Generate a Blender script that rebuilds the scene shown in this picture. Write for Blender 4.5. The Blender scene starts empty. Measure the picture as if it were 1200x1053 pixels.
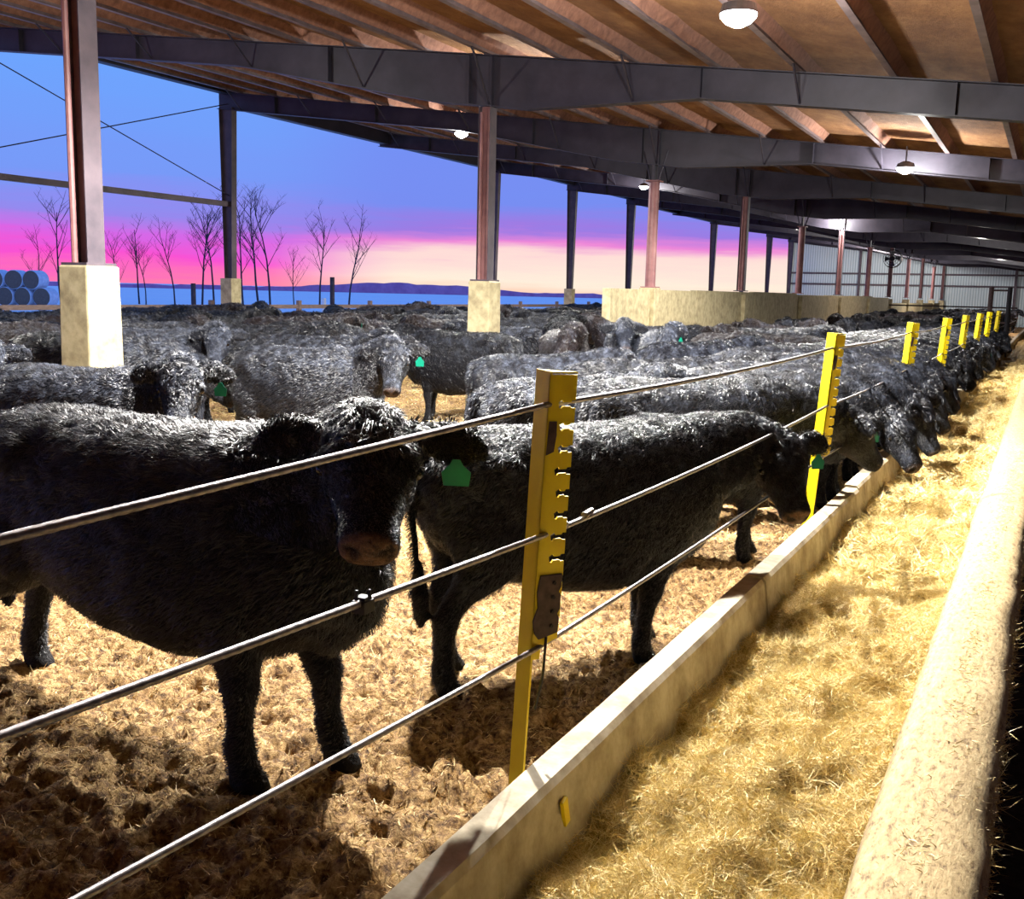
import bpy, bmesh, math, random
import numpy as np
from mathutils import Vector, Matrix, noise as mn
random.seed(7); rng = np.random.default_rng(7)
PI = math.pi
COL = bpy.context.scene.collection
# ------------------------------------------------------------------ materials
def lin(r, g, b):
    f = lambda c: (c/255/12.92) if c/255 <= .04045 else ((c/255+.055)/1.055)**2.4
    return (f(r), f(g), f(b), 1)
class Mat:
    def __init__(s, name):
        s.m = bpy.data.materials.new(name); s.m.use_nodes = True
        s.n = s.m.node_tree.nodes; s.l = s.m.node_tree.links
        s.b = s.n['Principled BSDF']
    def node(s, t, **kw):
        n = s.n.new(t)
        for k, v in kw.items():
            if k in n.inputs: n.inputs[k].default_value = v
            else: setattr(n, k, v)
        return n
    def link(s, a, ao, b, bi): s.l.new(a.outputs[ao], b.inputs[bi])
    def noise(s, scale, detail=4, rough=.6, coord='Object', vec=(1, 1, 1)):
        tc = s.node('ShaderNodeTexCoord'); mp = s.node('ShaderNodeMapping'); mp.inputs['Scale'].default_value = vec
        s.link(tc, coord, mp, 'Vector')
        nz = s.node('ShaderNodeTexNoise'); nz.inputs['Scale'].default_value = scale
        nz.inputs['Detail'].default_value = detail; nz.inputs['Roughness'].default_value = rough
        s.link(mp, 'Vector', nz, 'Vector'); return nz
    def ramp(s, src, out, stops):
        r = s.node('ShaderNodeValToRGB'); e = r.color_ramp.elements
        while len(e) < len(stops): e.new(.5)
        for i, (p, c) in enumerate(stops): e[i].position = p; e[i].color = c
        s.link(src, out, r, 'Fac'); return r
    def bump(s, src, out, strength=.3, dist=.01):
        b = s.node('ShaderNodeBump'); b.inputs['Strength'].default_value = strength; b.inputs['Distance'].default_value = dist
        s.link(src, out, b, 'Height'); s.link(b, 'Normal', s.b, 'Normal'); return b
def simple(name, stops, scale=8, rough=.7, metal=0, bump=.2, bd=.01, vec=(1, 1, 1), spec=.5, coord='Object', detail=5):
    m = Mat(name); nz = m.noise(scale, detail, .65, coord, vec)
    r = m.ramp(nz, 'Fac', stops); m.link(r, 'Color', m.b, 'Base Color')
    m.b.inputs['Roughness'].default_value = rough; m.b.inputs['Metallic'].default_value = metal
    m.b.inputs['Specular IOR Level'].default_value = spec
    if bump: m.bump(nz, 'Fac', bump, bd)
    return m.m
M = {}
M['concrete'] = simple('concrete', [(.3, lin(142, 130, 100)), (.55, lin(180, 168, 132)), (.75, lin(196, 185, 150))], 7, .85, 0, .35, .006)
M['bunk_concrete'] = simple('bunk_concrete', [(.25, lin(120, 104, 82)), (.5, lin(176, 163, 138)), (.7, lin(205, 196, 175))], 5, .85, 0, .45, .008)
M['joint'] = simple('joint_mortar', [(.3, lin(60, 52, 44)), (.7, lin(110, 98, 84))], 18, .9)
M['steel'] = simple('primed_steel', [(.3, lin(64, 56, 66)), (.7, lin(92, 80, 88))], 3, .55, .0, .05, spec=.4)
M['redsteel'] = simple('red_primed_steel', [(.3, lin(118, 78, 80)), (.7, lin(158, 112, 110))], 3, .5, .0, .05, spec=.4)
M['beam'] = simple('dark_beam_steel', [(.3, lin(40, 38, 48)), (.7, lin(60, 56, 68))], 2, .5, 0, .05, spec=.4)
M['purlin'] = simple('galvanised_purlin', [(.3, lin(96, 84, 88)), (.7, lin(140, 124, 124))], 4, .5, .2, .05)
M['pinkfoam'] = simple('overspray_purlin', [(.3, lin(120, 84, 70)), (.7, lin(165, 120, 100))], 9, .9, 0, .5, .02)
M['wire'] = simple('wire_rope_steel', [(.3, lin(96, 90, 92)), (.7, lin(150, 142, 142))], 40, .38, .75, .1, .001)
M['rust'] = simple('rusty_steel', [(.3, lin(52, 38, 38)), (.7, lin(88, 68, 66))], 25, .7, .2, .3, .002)
M['black_iron'] = simple('black_iron', [(.3, lin(22, 20, 24)), (.7, lin(44, 40, 44))], 20, .6, .4)
M['snow'] = simple('snow', [(.3, lin(236, 242, 252)), (.7, lin(252, 253, 255))], .06, .8, 0, .3, .2)
M['bark'] = simple('bare_bark', [(.3, lin(46, 38, 44)), (.7, lin(82, 70, 74))], 6, .9)
M['hill'] = simple('hazed_wood', [(.3, lin(168, 112, 160)), (.7, lin(206, 150, 190))], .2, 1)  # pinkish sunset haze is put into the wood colour
M['wood'] = simple('weathered_rail', [(.3, lin(96, 80, 78)), (.7, lin(150, 130, 124))], 6, .85, 0, .3, .01, (1, 1, 8))
M['bale_wrap'] = simple('white_bale_wrap', [(.3, lin(190, 200, 215)), (.7, lin(232, 238, 246))], 3, .4, 0, .3, .03)
M['bale_face'] = simple('bale_end', [(.3, lin(92, 78, 72)), (.7, lin(140, 122, 104))], 20, .95)
M['tag'] = simple('teal_tag', [(.3, lin(0, 96, 78)), (.7, lin(4, 124, 98))], 5, .35, 0, 0)
M['yellowtag'] = simple('yellow_tag', [(.3, lin(226, 214, 120)), (.7, lin(240, 228, 140))], 5, .35, 0, 0)
M['eye'] = simple('eye_black', [(.3, lin(10, 8, 8)), (.7, lin(20, 16, 14))], 5, .08, 0, 0)
M['lamp_body'] = simple('lamp_housing', [(.3, lin(60, 60, 64)), (.7, lin(90, 90, 94))], 5, .4, .5, 0)
M['alley'] = simple('alley_floor', [(.3, lin(10, 10, 20)), (.55, lin(30, 28, 42)), (.8, lin(52, 44, 50))], 14, .85, 0, .8, .03)  # near-black bluish tone over the whole alley floor
def yellow():
    m = Mat('yellow_paint'); nz = m.noise(9, 8, .7); nz2 = m.noise(60, 3)
    r = m.ramp(nz, 'Fac', [(.0, lin(86, 62, 30)), (.30, lin(110, 84, 36)), (.335, lin(226, 196, 0)), (.8, lin(238, 216, 6))])
    r.color_ramp.interpolation = 'LINEAR'
    m.link(r, 'Color', m.b, 'Base Color'); m.b.inputs['Roughness'].default_value = .45; m.bump(nz2, 'Fac', .12, .002); return m.m
M['yellow'] = yellow()
def straw_mat(name, a, b, c):
    m = Mat(name)
    at = m.node('ShaderNodeAttribute'); at.attribute_name = 'rnd'
    r = m.ramp(at, 'Fac', [(0, a), (.5, b), (1, c)])
    m.link(r, 'Color', m.b, 'Base Color'); m.b.inputs['Roughness'].default_value = .6
    m.b.inputs['Specular IOR Level'].default_value = .3
    return m.m
M['hay'] = straw_mat('hay_strands', lin(192, 160, 92), lin(238, 212, 144), lin(252, 238, 190))
M['straw'] = straw_mat('straw_strands', lin(130, 98, 58), lin(196, 164, 110), lin(236, 212, 158))
M['hay_base'] = simple('hay_bed', [(.3, lin(110, 80, 38)), (.5, lin(196, 162, 98)), (.7, lin(230, 202, 140))], 45, .85, 0, 1, .02)
def ground_mat():
    m = Mat('straw_manure'); nz = m.noise(26, 9, .72); big = m.noise(.8, 3, .5)
    r = m.ramp(nz, 'Fac', [(.32, lin(44, 30, 20)), (.43, lin(118, 88, 56)), (.53, lin(176, 142, 94)), (.67, lin(222, 192, 138))])
    r2 = m.ramp(big, 'Fac', [(.35, (.72, .66, .6, 1)), (.6, (1.0, .98, .92, 1))])
    mx = m.node('ShaderNodeMix'); mx.data_type = 'RGBA'; mx.blend_type = 'MULTIPLY'; mx.inputs[0].default_value = .8
    m.l.new(r.outputs['Color'], mx.inputs[6]); m.l.new(r2.outputs['Color'], mx.inputs[7]); m.l.new(mx.outputs[2], m.b.inputs['Base Color'])
    m.b.inputs['Roughness'].default_value = .9; m.bump(nz, 'Fac', .9, .03); return m.m
M['ground'] = ground_mat()
def chaff():
    m = Mat('chaff_covered_concrete'); nz = m.noise(60, 8, .7, vec=(1, .35, 1)); big = m.noise(3, 4)
    r = m.ramp(nz, 'Fac', [(.34, lin(104, 80, 50)), (.46, lin(172, 146, 100)), (.7, lin(200, 178, 134))])
    m.link(r, 'Color', m.b, 'Base Color'); m.b.inputs['Roughness'].default_value = .85; m.bump(nz, 'Fac', .7, .008); return m.m
M['chaff'] = chaff()
def ceiling_mat():
    m = Mat('spray_foam_ceiling'); nz = m.noise(2.2, 8, .7, vec=(1, .5, 1)); f = m.noise(22, 6, .7)
    r = m.ramp(nz, 'Fac', [(.25, lin(100, 68, 46)), (.5, lin(146, 104, 68)), (.72, lin(180, 138, 92))])
    m.link(r, 'Color', m.b, 'Base Color'); m.b.inputs['Roughness'].default_value = .9; m.bump(f, 'Fac', .9, .05); return m.m
M['ceiling'] = ceiling_mat()
def corrugated():
    m = Mat('white_ribbed_sheet'); tc = m.node('ShaderNodeTexCoord'); w = m.node('ShaderNodeTexWave')
    w.inputs['Scale'].default_value = 1.6; w.bands_direction = 'X'; m.link(tc, 'Object', w, 'Vector')
    r = m.ramp(w, 'Fac', [(0, lin(160, 178, 186)), (1, lin(206, 220, 224))]); m.link(r, 'Color', m.b, 'Base Color')
    m.bump(w, 'Fac', .5, .03); m.b.inputs['Roughness'].default_value = .5; return m.m
M['sheet'] = corrugated()
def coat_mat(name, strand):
    # dark winter coat; obj.color rgb = coat tint, alpha = how much pale lamp sheen is painted into the coat
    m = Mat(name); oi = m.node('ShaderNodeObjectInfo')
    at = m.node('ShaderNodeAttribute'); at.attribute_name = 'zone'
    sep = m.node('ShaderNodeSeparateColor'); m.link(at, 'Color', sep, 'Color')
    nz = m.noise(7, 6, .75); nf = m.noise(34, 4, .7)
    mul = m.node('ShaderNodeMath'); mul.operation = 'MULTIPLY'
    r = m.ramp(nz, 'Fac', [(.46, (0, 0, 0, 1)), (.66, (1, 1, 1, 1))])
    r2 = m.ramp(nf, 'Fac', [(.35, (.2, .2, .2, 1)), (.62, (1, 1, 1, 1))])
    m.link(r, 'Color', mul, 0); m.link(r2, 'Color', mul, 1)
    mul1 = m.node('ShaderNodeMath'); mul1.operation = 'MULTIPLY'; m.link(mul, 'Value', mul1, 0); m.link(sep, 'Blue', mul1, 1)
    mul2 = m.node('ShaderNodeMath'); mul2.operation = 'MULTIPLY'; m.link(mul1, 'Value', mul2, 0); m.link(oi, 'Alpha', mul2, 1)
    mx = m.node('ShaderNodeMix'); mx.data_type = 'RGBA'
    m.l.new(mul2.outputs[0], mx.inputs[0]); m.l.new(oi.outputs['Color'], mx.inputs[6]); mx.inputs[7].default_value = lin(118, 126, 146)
    # bare muzzle
    mm = m.node('ShaderNodeMath'); mm.operation = 'MULTIPLY'; rm = m.ramp(nf, 'Fac', [(.36, (.25, .25, .25, 1)), (.56, (1, 1, 1, 1))]); m.link(rm, 'Color', mm, 0); m.link(sep, 'Red', mm, 1)
    mz = m.node('ShaderNodeMix'); mz.data_type = 'RGBA'; m.l.new(mm.outputs[0], mz.inputs[0])
    m.l.new(mx.outputs[2], mz.inputs[6]); mz.inputs[7].default_value = lin(122, 92, 68)
    # nostrils, ear hollows, hooves
    hz = m.node('ShaderNodeMix'); hz.data_type = 'RGBA'; m.l.new(sep.outputs['Green'], hz.inputs[0])
    m.l.new(mz.outputs[2], hz.inputs[6]); hz.inputs[7].default_value = lin(12, 9, 10)
    m.l.new(hz.outputs[2], m.b.inputs['Base Color'])
    m.b.inputs['Roughness'].default_value = .42 if strand else .6
    m.b.inputs['Specular IOR Level'].default_value = .6 if strand else .15
    if not strand: m.bump(nf, 'Fac', .8, .02)
    return m.m
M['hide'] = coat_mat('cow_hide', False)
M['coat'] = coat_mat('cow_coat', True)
def emit(name, col, s):
    m = Mat(name); m.b.inputs['Emission Color'].default_value = col; m.b.inputs['Emission Strength'].default_value = s
    m.b.inputs['Base Color'].default_value = (.8, .8, .8, 1); return m.m
M['led'] = emit('led_lens', (.93, .96, 1, 1), 60)
# ------------------------------------------------------------------ mesh helpers
def fastmesh(name, V, F, mat=None, smooth=False):
    me = bpy.data.meshes.new(name); V = np.asarray(V, np.float32); F = np.asarray(F, np.int32)
    me.vertices.add(len(V)); me.vertices.foreach_set('co', V.ravel())
    k = F.shape[1]; me.loops.add(F.size); me.loops.foreach_set('vertex_index', F.ravel())
    me.polygons.add(len(F)); me.polygons.foreach_set('loop_start', np.arange(0, F.size, k, dtype=np.int32))
    me.update(calc_edges=True)
    if smooth: me.polygons.foreach_set('use_smooth', np.ones(len(F), bool))
    if mat: me.materials.append(mat)
    return me
def link(name, me, parent=None, loc=None):
    o = bpy.data.objects.new(name, me); COL.objects.link(o)
    if parent: o.parent = parent
    if loc is not None: o.location = loc
    return o
class MB:
    def __init__(s): s.V = []; s.F = []
    def add(s, V, F):
        b = len(s.V); s.V += [tuple(v) for v in V]; s.F += [tuple(i+b for i in f) for f in F]; return s
    def box(s, a, b):
        (x0, y0, z0), (x1, y1, z1) = a, b
        return s.add([(x0,y0,z0),(x1,y0,z0),(x1,y1,z0),(x0,y1,z0),(x0,y0,z1),(x1,y0,z1),(x1,y1,z1),(x0,y1,z1)],
                     [(0,3,2,1),(4,5,6,7),(0,1,5,4),(1,2,6,5),(2,3,7,6),(3,0,4,7)])
    def prism(s, poly, y0, y1, axis='y'):
        n = len(poly); f = {'y': lambda p, t: (p[0], t, p[1]), 'x': lambda p, t: (t, p[0], p[1]), 'z': lambda p, t: (p[0], p[1], t)}[axis]
        V = [f(p, y0) for p in poly]+[f(p, y1) for p in poly]
        F = [tuple(range(n))[::-1], tuple(range(n, 2*n))]+[(i, (i+1) % n, n+(i+1) % n, n+i) for i in range(n)]
        return s.add(V, F)
    def tube(s, pts, r, n=8, cap=True):
        pts = [Vector(p) for p in pts]; rs = r if isinstance(r, (list, tuple)) else [r]*len(pts)
        b = len(s.V); up = None
        for i, p in enumerate(pts):
            t = (pts[min(i+1, len(pts)-1)]-pts[max(i-1, 0)]).normalized()
            a = t.orthogonal().normalized() if up is None else (up-t*up.dot(t)).normalized()
            up = a; c = t.cross(a)
            for k in range(n):
                an = 2*PI*k/n; s.V.append(tuple(p+(a*math.cos(an)+c*math.sin(an))*rs[i]))
        for i in range(len(pts)-1):
            for k in range(n):
                s.F.append((b+i*n+k, b+i*n+(k+1) % n, b+(i+1)*n+(k+1) % n, b+(i+1)*n+k))
        if cap:
            s.F.append(tuple(b+k for k in range(n))[::-1]); e = b+(len(pts)-1)*n; s.F.append(tuple(e+k for k in range(n)))
        return s
    def build(s, name, mat, parent=None, smooth=False, bevel=0):
        me = bpy.data.meshes.new(name); me.from_pydata(s.V, [], s.F)
        bm = bmesh.new(); bm.from_mesh(me); bmesh.ops.recalc_face_normals(bm, faces=bm.faces); bm.to_mesh(me); bm.free()
        me.materials.append(mat)
        if smooth: me.polygons.foreach_set('use_smooth', [True]*len(me.polygons))
        o = link(name, me, parent)
        if bevel:
            m = o.modifiers.new('bevel', 'BEVEL'); m.width = bevel; m.segments = 2; m.limit_method = 'ANGLE'
        return o
def tag(o, label=None, cat=None, group=None, kind=None):
    if label: o['label'] = label
    if cat: o['category'] = cat
    if group: o['group'] = group
    if kind: o['kind'] = kind
    return o
def empty(name, loc=(0, 0, 0), rz=0):
    o = bpy.data.objects.new(name, None); COL.objects.link(o); o.location = loc; o.rotation_euler = (0, 0, rz); return o
def copy_tree(o, parent=None):
    c = o.copy(); COL.objects.link(c); c.parent = parent
    for ch in list(o.children): copy_tree(ch, c)
    return c
# ------------------------------------------------------------------ strands (hay, straw, fur)
def strands(P0, P1, P2, W, rv):
    """three-point tapered ribbons as triangles; W half width vectors"""
    n = len(P0); V = np.empty((n, 5, 3), np.float32)
    V[:, 0] = P0-W; V[:, 1] = P0+W; V[:, 2] = P1-W*.8; V[:, 3] = P1+W*.8; V[:, 4] = P2
    b = (np.arange(n)*5)[:, None]
    F = np.stack([b+[0, 1, 3], b+[0, 3, 2], b+[2, 3, 4]], 1).reshape(-1, 3)
    return V.reshape(-1, 3), F, np.repeat(rv, 5)
def add_attr(me, name, vals):
    a = me.attributes.new(name, 'FLOAT', 'POINT'); a.data.foreach_set('value', np.asarray(vals, np.float32))
def norm(v): return v/np.maximum(np.linalg.norm(v, axis=-1, keepdims=True), 1e-9)
def scatter_strands(name, n, xf, yf, hf, L, w, mat, tilt=.5, lift=.01):
    x = xf(n); y = yf(n); z = hf(x, y)+lift*rng.random(n)
    a = rng.random(n)*2*PI; l = L[0]+(L[1]-L[0])*rng.random(n)**1.5
    el = np.abs(rng.normal(0, tilt, n)); d = np.stack([np.cos(a)*np.cos(el), np.sin(a)*np.cos(el), np.sin(el)], 1)
    P0 = np.stack([x, y, z], 1)-d*(l/2)[:, None]*.6; P1 = P0+d*(l*.5)[:, None]+rng.normal(0, .12, (n, 3))*l[:, None]
    P2 = P1+(d+rng.normal(0, .35, (n, 3)))*(l*.5)[:, None]
    W = norm(np.cross(d, rng.normal(0, 1, (n, 3))))*(w*(.6+.8*rng.random(n)))[:, None]
    V, F, r = strands(P0, P1, P2, W, rng.random(n))
    me = fastmesh(name, V, F, mat); add_attr(me, 'rnd', r); return link(name, me)
# ------------------------------------------------------------------ terrain functions
def grid_noise(xs, ys, fn):
    return np.array([[fn(x, y) for x in xs] for y in ys])
def axis(a, b, d0, focus, g):
    """coordinates from a to b with spacing d0 near focus interval, growing outside"""
    out = list(np.arange(focus[0], focus[1], d0)); d = d0; v = focus[0]
    while v > a: d *= g; v -= d; out.insert(0, max(v, a))
    d = d0; v = out[-1]
    while v < b: d *= g; v += d; out.append(min(v, b))
    return np.array(out)
def interp2(xs, ys, Z, x, y):
    i = np.clip(np.searchsorted(xs, x)-1, 0, len(xs)-2); j = np.clip(np.searchsorted(ys, y)-1, 0, len(ys)-2)
    u = np.clip((x-xs[i])/(xs[i+1]-xs[i]), 0, 1); v = np.clip((y-ys[j])/(ys[j+1]-ys[j]), 0, 1)
    return Z[j, i]*(1-u)*(1-v)+Z[j, i+1]*u*(1-v)+Z[j+1, i]*(1-u)*v+Z[j+1, i+1]*u*v
def gridmesh(name, xs, ys, Z, mat):
    X, Y = np.meshgrid(xs, ys); V = np.stack([X, Y, Z], -1).reshape(-1, 3); nx = len(xs)
    i, j = np.meshgrid(np.arange(nx-1), np.arange(len(ys)-1)); b = (j*nx+i).ravel()
    return fastmesh(name, V, np.stack([b, b+1, b+nx+1, b+nx], 1), mat, True)
# ---- pen floor: trodden straw and manure
def gfun(x, y):
    v = Vector((x, y, 0))
    big = mn.fractal(v*.9, 1, 2, 2)*.02
    lump = mn.fractal(v*6+Vector((9, 1, 0)), .8, 2.1, 3)
    c = mn.fractal(v*16+Vector((3, 7, 2)), .7, 2.1, 3)
    hole = mn.noise(v*8.5+Vector((31, 4, 0)))
    r2 = mn.noise(v*21+Vector((4, 4, 1)))
    return big + .03*lump + .022*abs(c)*2 +.022*r2 - .13*max(0, hole-.12) - .16*max(0, mn.noise(v*14+Vector((2, 9, 5)))-.14)
gx = axis(-20.2, -1.27, .024, (-5.2, -1.29), 1.05); gy = axis(-30, 92, .026, (1.6, 8.2), 1.05)
GZ = grid_noise(gx, gy, gfun)
floor = tag(link('floor', gridmesh('floor', gx, gy, GZ, M['ground'])), 'trampled straw and manure covering the pen floor under the cattle', 'floor', kind='structure')
gh = lambda x, y: interp2(gx, gy, GZ, x, y)
o = scatter_strands('loose_straw', 90000, lambda n: -1.35-3.9*rng.random(n)**.9, lambda n: 1.4+6.8*rng.random(n), gh, (.012, .06), .0016, M['straw'], .45, .012)
tag(o, 'short broken straw littering the pen floor by the bunk', 'straw', kind='stuff')
o = scatter_strands('loose_straw', 36000, lambda n: -1.5-12*rng.random(n), lambda n: 8+13*rng.random(n), gh, (.04, .13), .0045, M['hay'], .4, .02)
tag(o, 'golden bedding straw spread between the cattle behind the first yellow post', 'straw', kind='stuff')
# ---- bunk
CX0, CX1, CZ = -1.262, -1.165, .50     # curb top
BX0, BX1 = -.30, -.01                  # right bunk wall
def ffun(x, y):
    v = Vector((x, y, 0)); u = (x-CX1)/(BX0-CX1)
    base = .30+.06*math.exp(-((u-.62)/.35)**2)+.05*max(0, u-.8)*5-.02
    big = mn.noise(v*1.7+Vector((5, 2, 0)))*.09+mn.noise(v*4.3+Vector((1, 8, 3)))*.06+mn.noise(v*8+Vector((7, 8, 3)))*.03
    f = mn.fractal(v*11, .8, 2.1, 3)*.018
    hole = max(0, mn.noise(v*3.1+Vector((17, 3, 0)))-.25)*.14
    return base+big+f*1.6-hole*1.9
fx = axis(-1.17, -.27, .02, (-1.17, -.27), 1.2); fy = axis(-1, 88, .024, (1.3, 7), 1.03)
FZ = grid_noise(fx, fy, ffun); FZ = np.clip(FZ, .12, .47)
hay = tag(link('hay', gridmesh('hay', fx, fy, FZ, M['hay_base'])), 'loose golden chopped hay filling the feed bunk', 'hay', kind='stuff')
fh = lambda x, y: interp2(fx, fy, FZ, x, y)
tf = lambda a, b: (lambda n: a+(b-a)*rng.random(n)**1.7)
o = scatter_strands('hay_strands', 200000, lambda n: -1.16+.86*rng.random(n), tf(1.2, 9), fh, (.025, .11), .0011, M['hay'], .5, .026)
o.parent = hay; o['kind'] = 'stuff'
o = scatter_strands('hay_strands', 50000, lambda n: -1.16+.86*rng.random(n), lambda n: 6+22*rng.random(n)**1.5, fh, (.05, .18), .003, M['hay'], .42, .025)
o.parent = hay; o['kind'] = 'stuff'
# curb: precast lengths butted end to end
segs = [-1.2, 5.02, 7.9, 10.6, 13.3, 16.0, 20.5, 25, 30, 36, 44, 54, 66, 88]
descr = ['nearest the viewer, running out of the picture below', 'between the first yellow post and its open joint', 'between the open joint and the second yellow post']
root = empty('bunk_curb', (CX0, 2.6, 0)); tag(root, 'low pale concrete curb along the cattle side of the feed bunk', 'curb')
for i in range(len(segs)-1):
    y0, y1 = segs[i]+.012, segs[i+1]-.012; off = [0, .0, -.012, .006][i % 4]; dz = [0, 0, .014, 0, -.01][i % 5]
    n = max(2, int((y1-y0)/.12)) if y0 < 10 else 3
    mb = MB(); 
    prof = [(CX0-.03+off, -.1), (CX1+.09+off, -.1), (CX1+.012+off, CZ-.02+dz), (CX1+off-.004, CZ+dz), (CX0+off+.008, CZ+.002+dz), (CX0+off, CZ-.012+dz)]
    V = []; F = []; k = len(prof)
    for j in range(n+1):
        y = y0+(y1-y0)*j/n
        for (px, pz) in prof:
            q = mn.noise(Vector((px*7, y*2.3, pz*9+i)))*.006 if pz > 0 else 0
            V.append((px+q-root.location.x, y-root.location.y, pz+q*.7-root.location.z))
    for j in range(n):
        for a in range(k): F.append((j*k+a, j*k+(a+1) % k, (j+1)*k+(a+1) % k, (j+1)*k+a))
    F += [tuple(range(k)), tuple(range(n*k, n*k+k))[::-1]]
    mb.add(V, F); mb.build('curb_block', M['bunk_concrete'], root)
    mb = MB(); mb.box((CX0-root.location.x+.004, segs[i+1]-.03-root.location.y, .0), (CX1-root.location.x+.004, segs[i+1]+.03-root.location.y, CZ-.03)); mb.build('joint', M['joint'], root)
# right bunk wall with a rounded, chaff-covered top
def rwall():
    ys = axis(-1, 88, .08, (1, 9), 1.08); V = []; F = []; prof = []
    m = 12
    base = [(BX0+.03, .1), (BX0+.015, .50)]
    arc = [(BX0+.0+(BX1-BX0)*(.5-.5*math.cos(PI*t/m)), .50+.115*math.sin(PI*t/m)**.55) for t in range(1, m)]
    prof = base+arc+[(BX1, .50), (BX1-.005, -.15)]; k = len(prof)
    for y in ys:
        wob = mn.noise(Vector((0, y*.5, 3)))*.015-.0045*min(y, 25)*.6
        for px, pz in prof:
            q = mn.noise(Vector((px*9, y*4, pz*6)))*.009
            V.append((px+q+(wob if px < -.1 else wob*.3), y, pz+q))
    for j in range(len(ys)-1):
        for a in range(k-1): F.append((j*k+a, j*k+a+1, (j+1)*k+a+1, (j+1)*k+a))
    me = fastmesh('bunk_wall', V, F, M['chaff'], True); return link('bunk_wall', me)
bw = rwall(); tag(bw, 'broad rounded bunk wall dusted with chaff along the alley side', 'bunk wall')
topz = lambda x, y: .50+.108*np.sin(PI*np.clip((x-BX0)/(BX1-BX0), .02, .98))**.5
o = scatter_strands('chaff', 26000, lambda n: BX0+(BX1-BX0)*(.04+.95*rng.random(n)**.8), tf(1.2, 10), topz, (.008, .04), .0011, M['hay'], .2, .008); o.parent = bw; o['kind'] = 'stuff'
o = scatter_strands('hay_fringe', 5000, lambda n: BX1-.02+.03*rng.random(n)**2, tf(1.2, 12), lambda x, y: .40+.14*rng.random(len(x)), (.015, .09), .0012, M['hay'], .5, .01); o.parent = bw; o['kind'] = 'stuff'
mb = MB(); mb.box((-.02, -30, -.3), (8.6, 90.3, -.06)); tag(mb.build('floor_alley', M['alley']), 'dark feed alley floor beside the bunk wall', 'floor', kind='structure')
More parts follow.
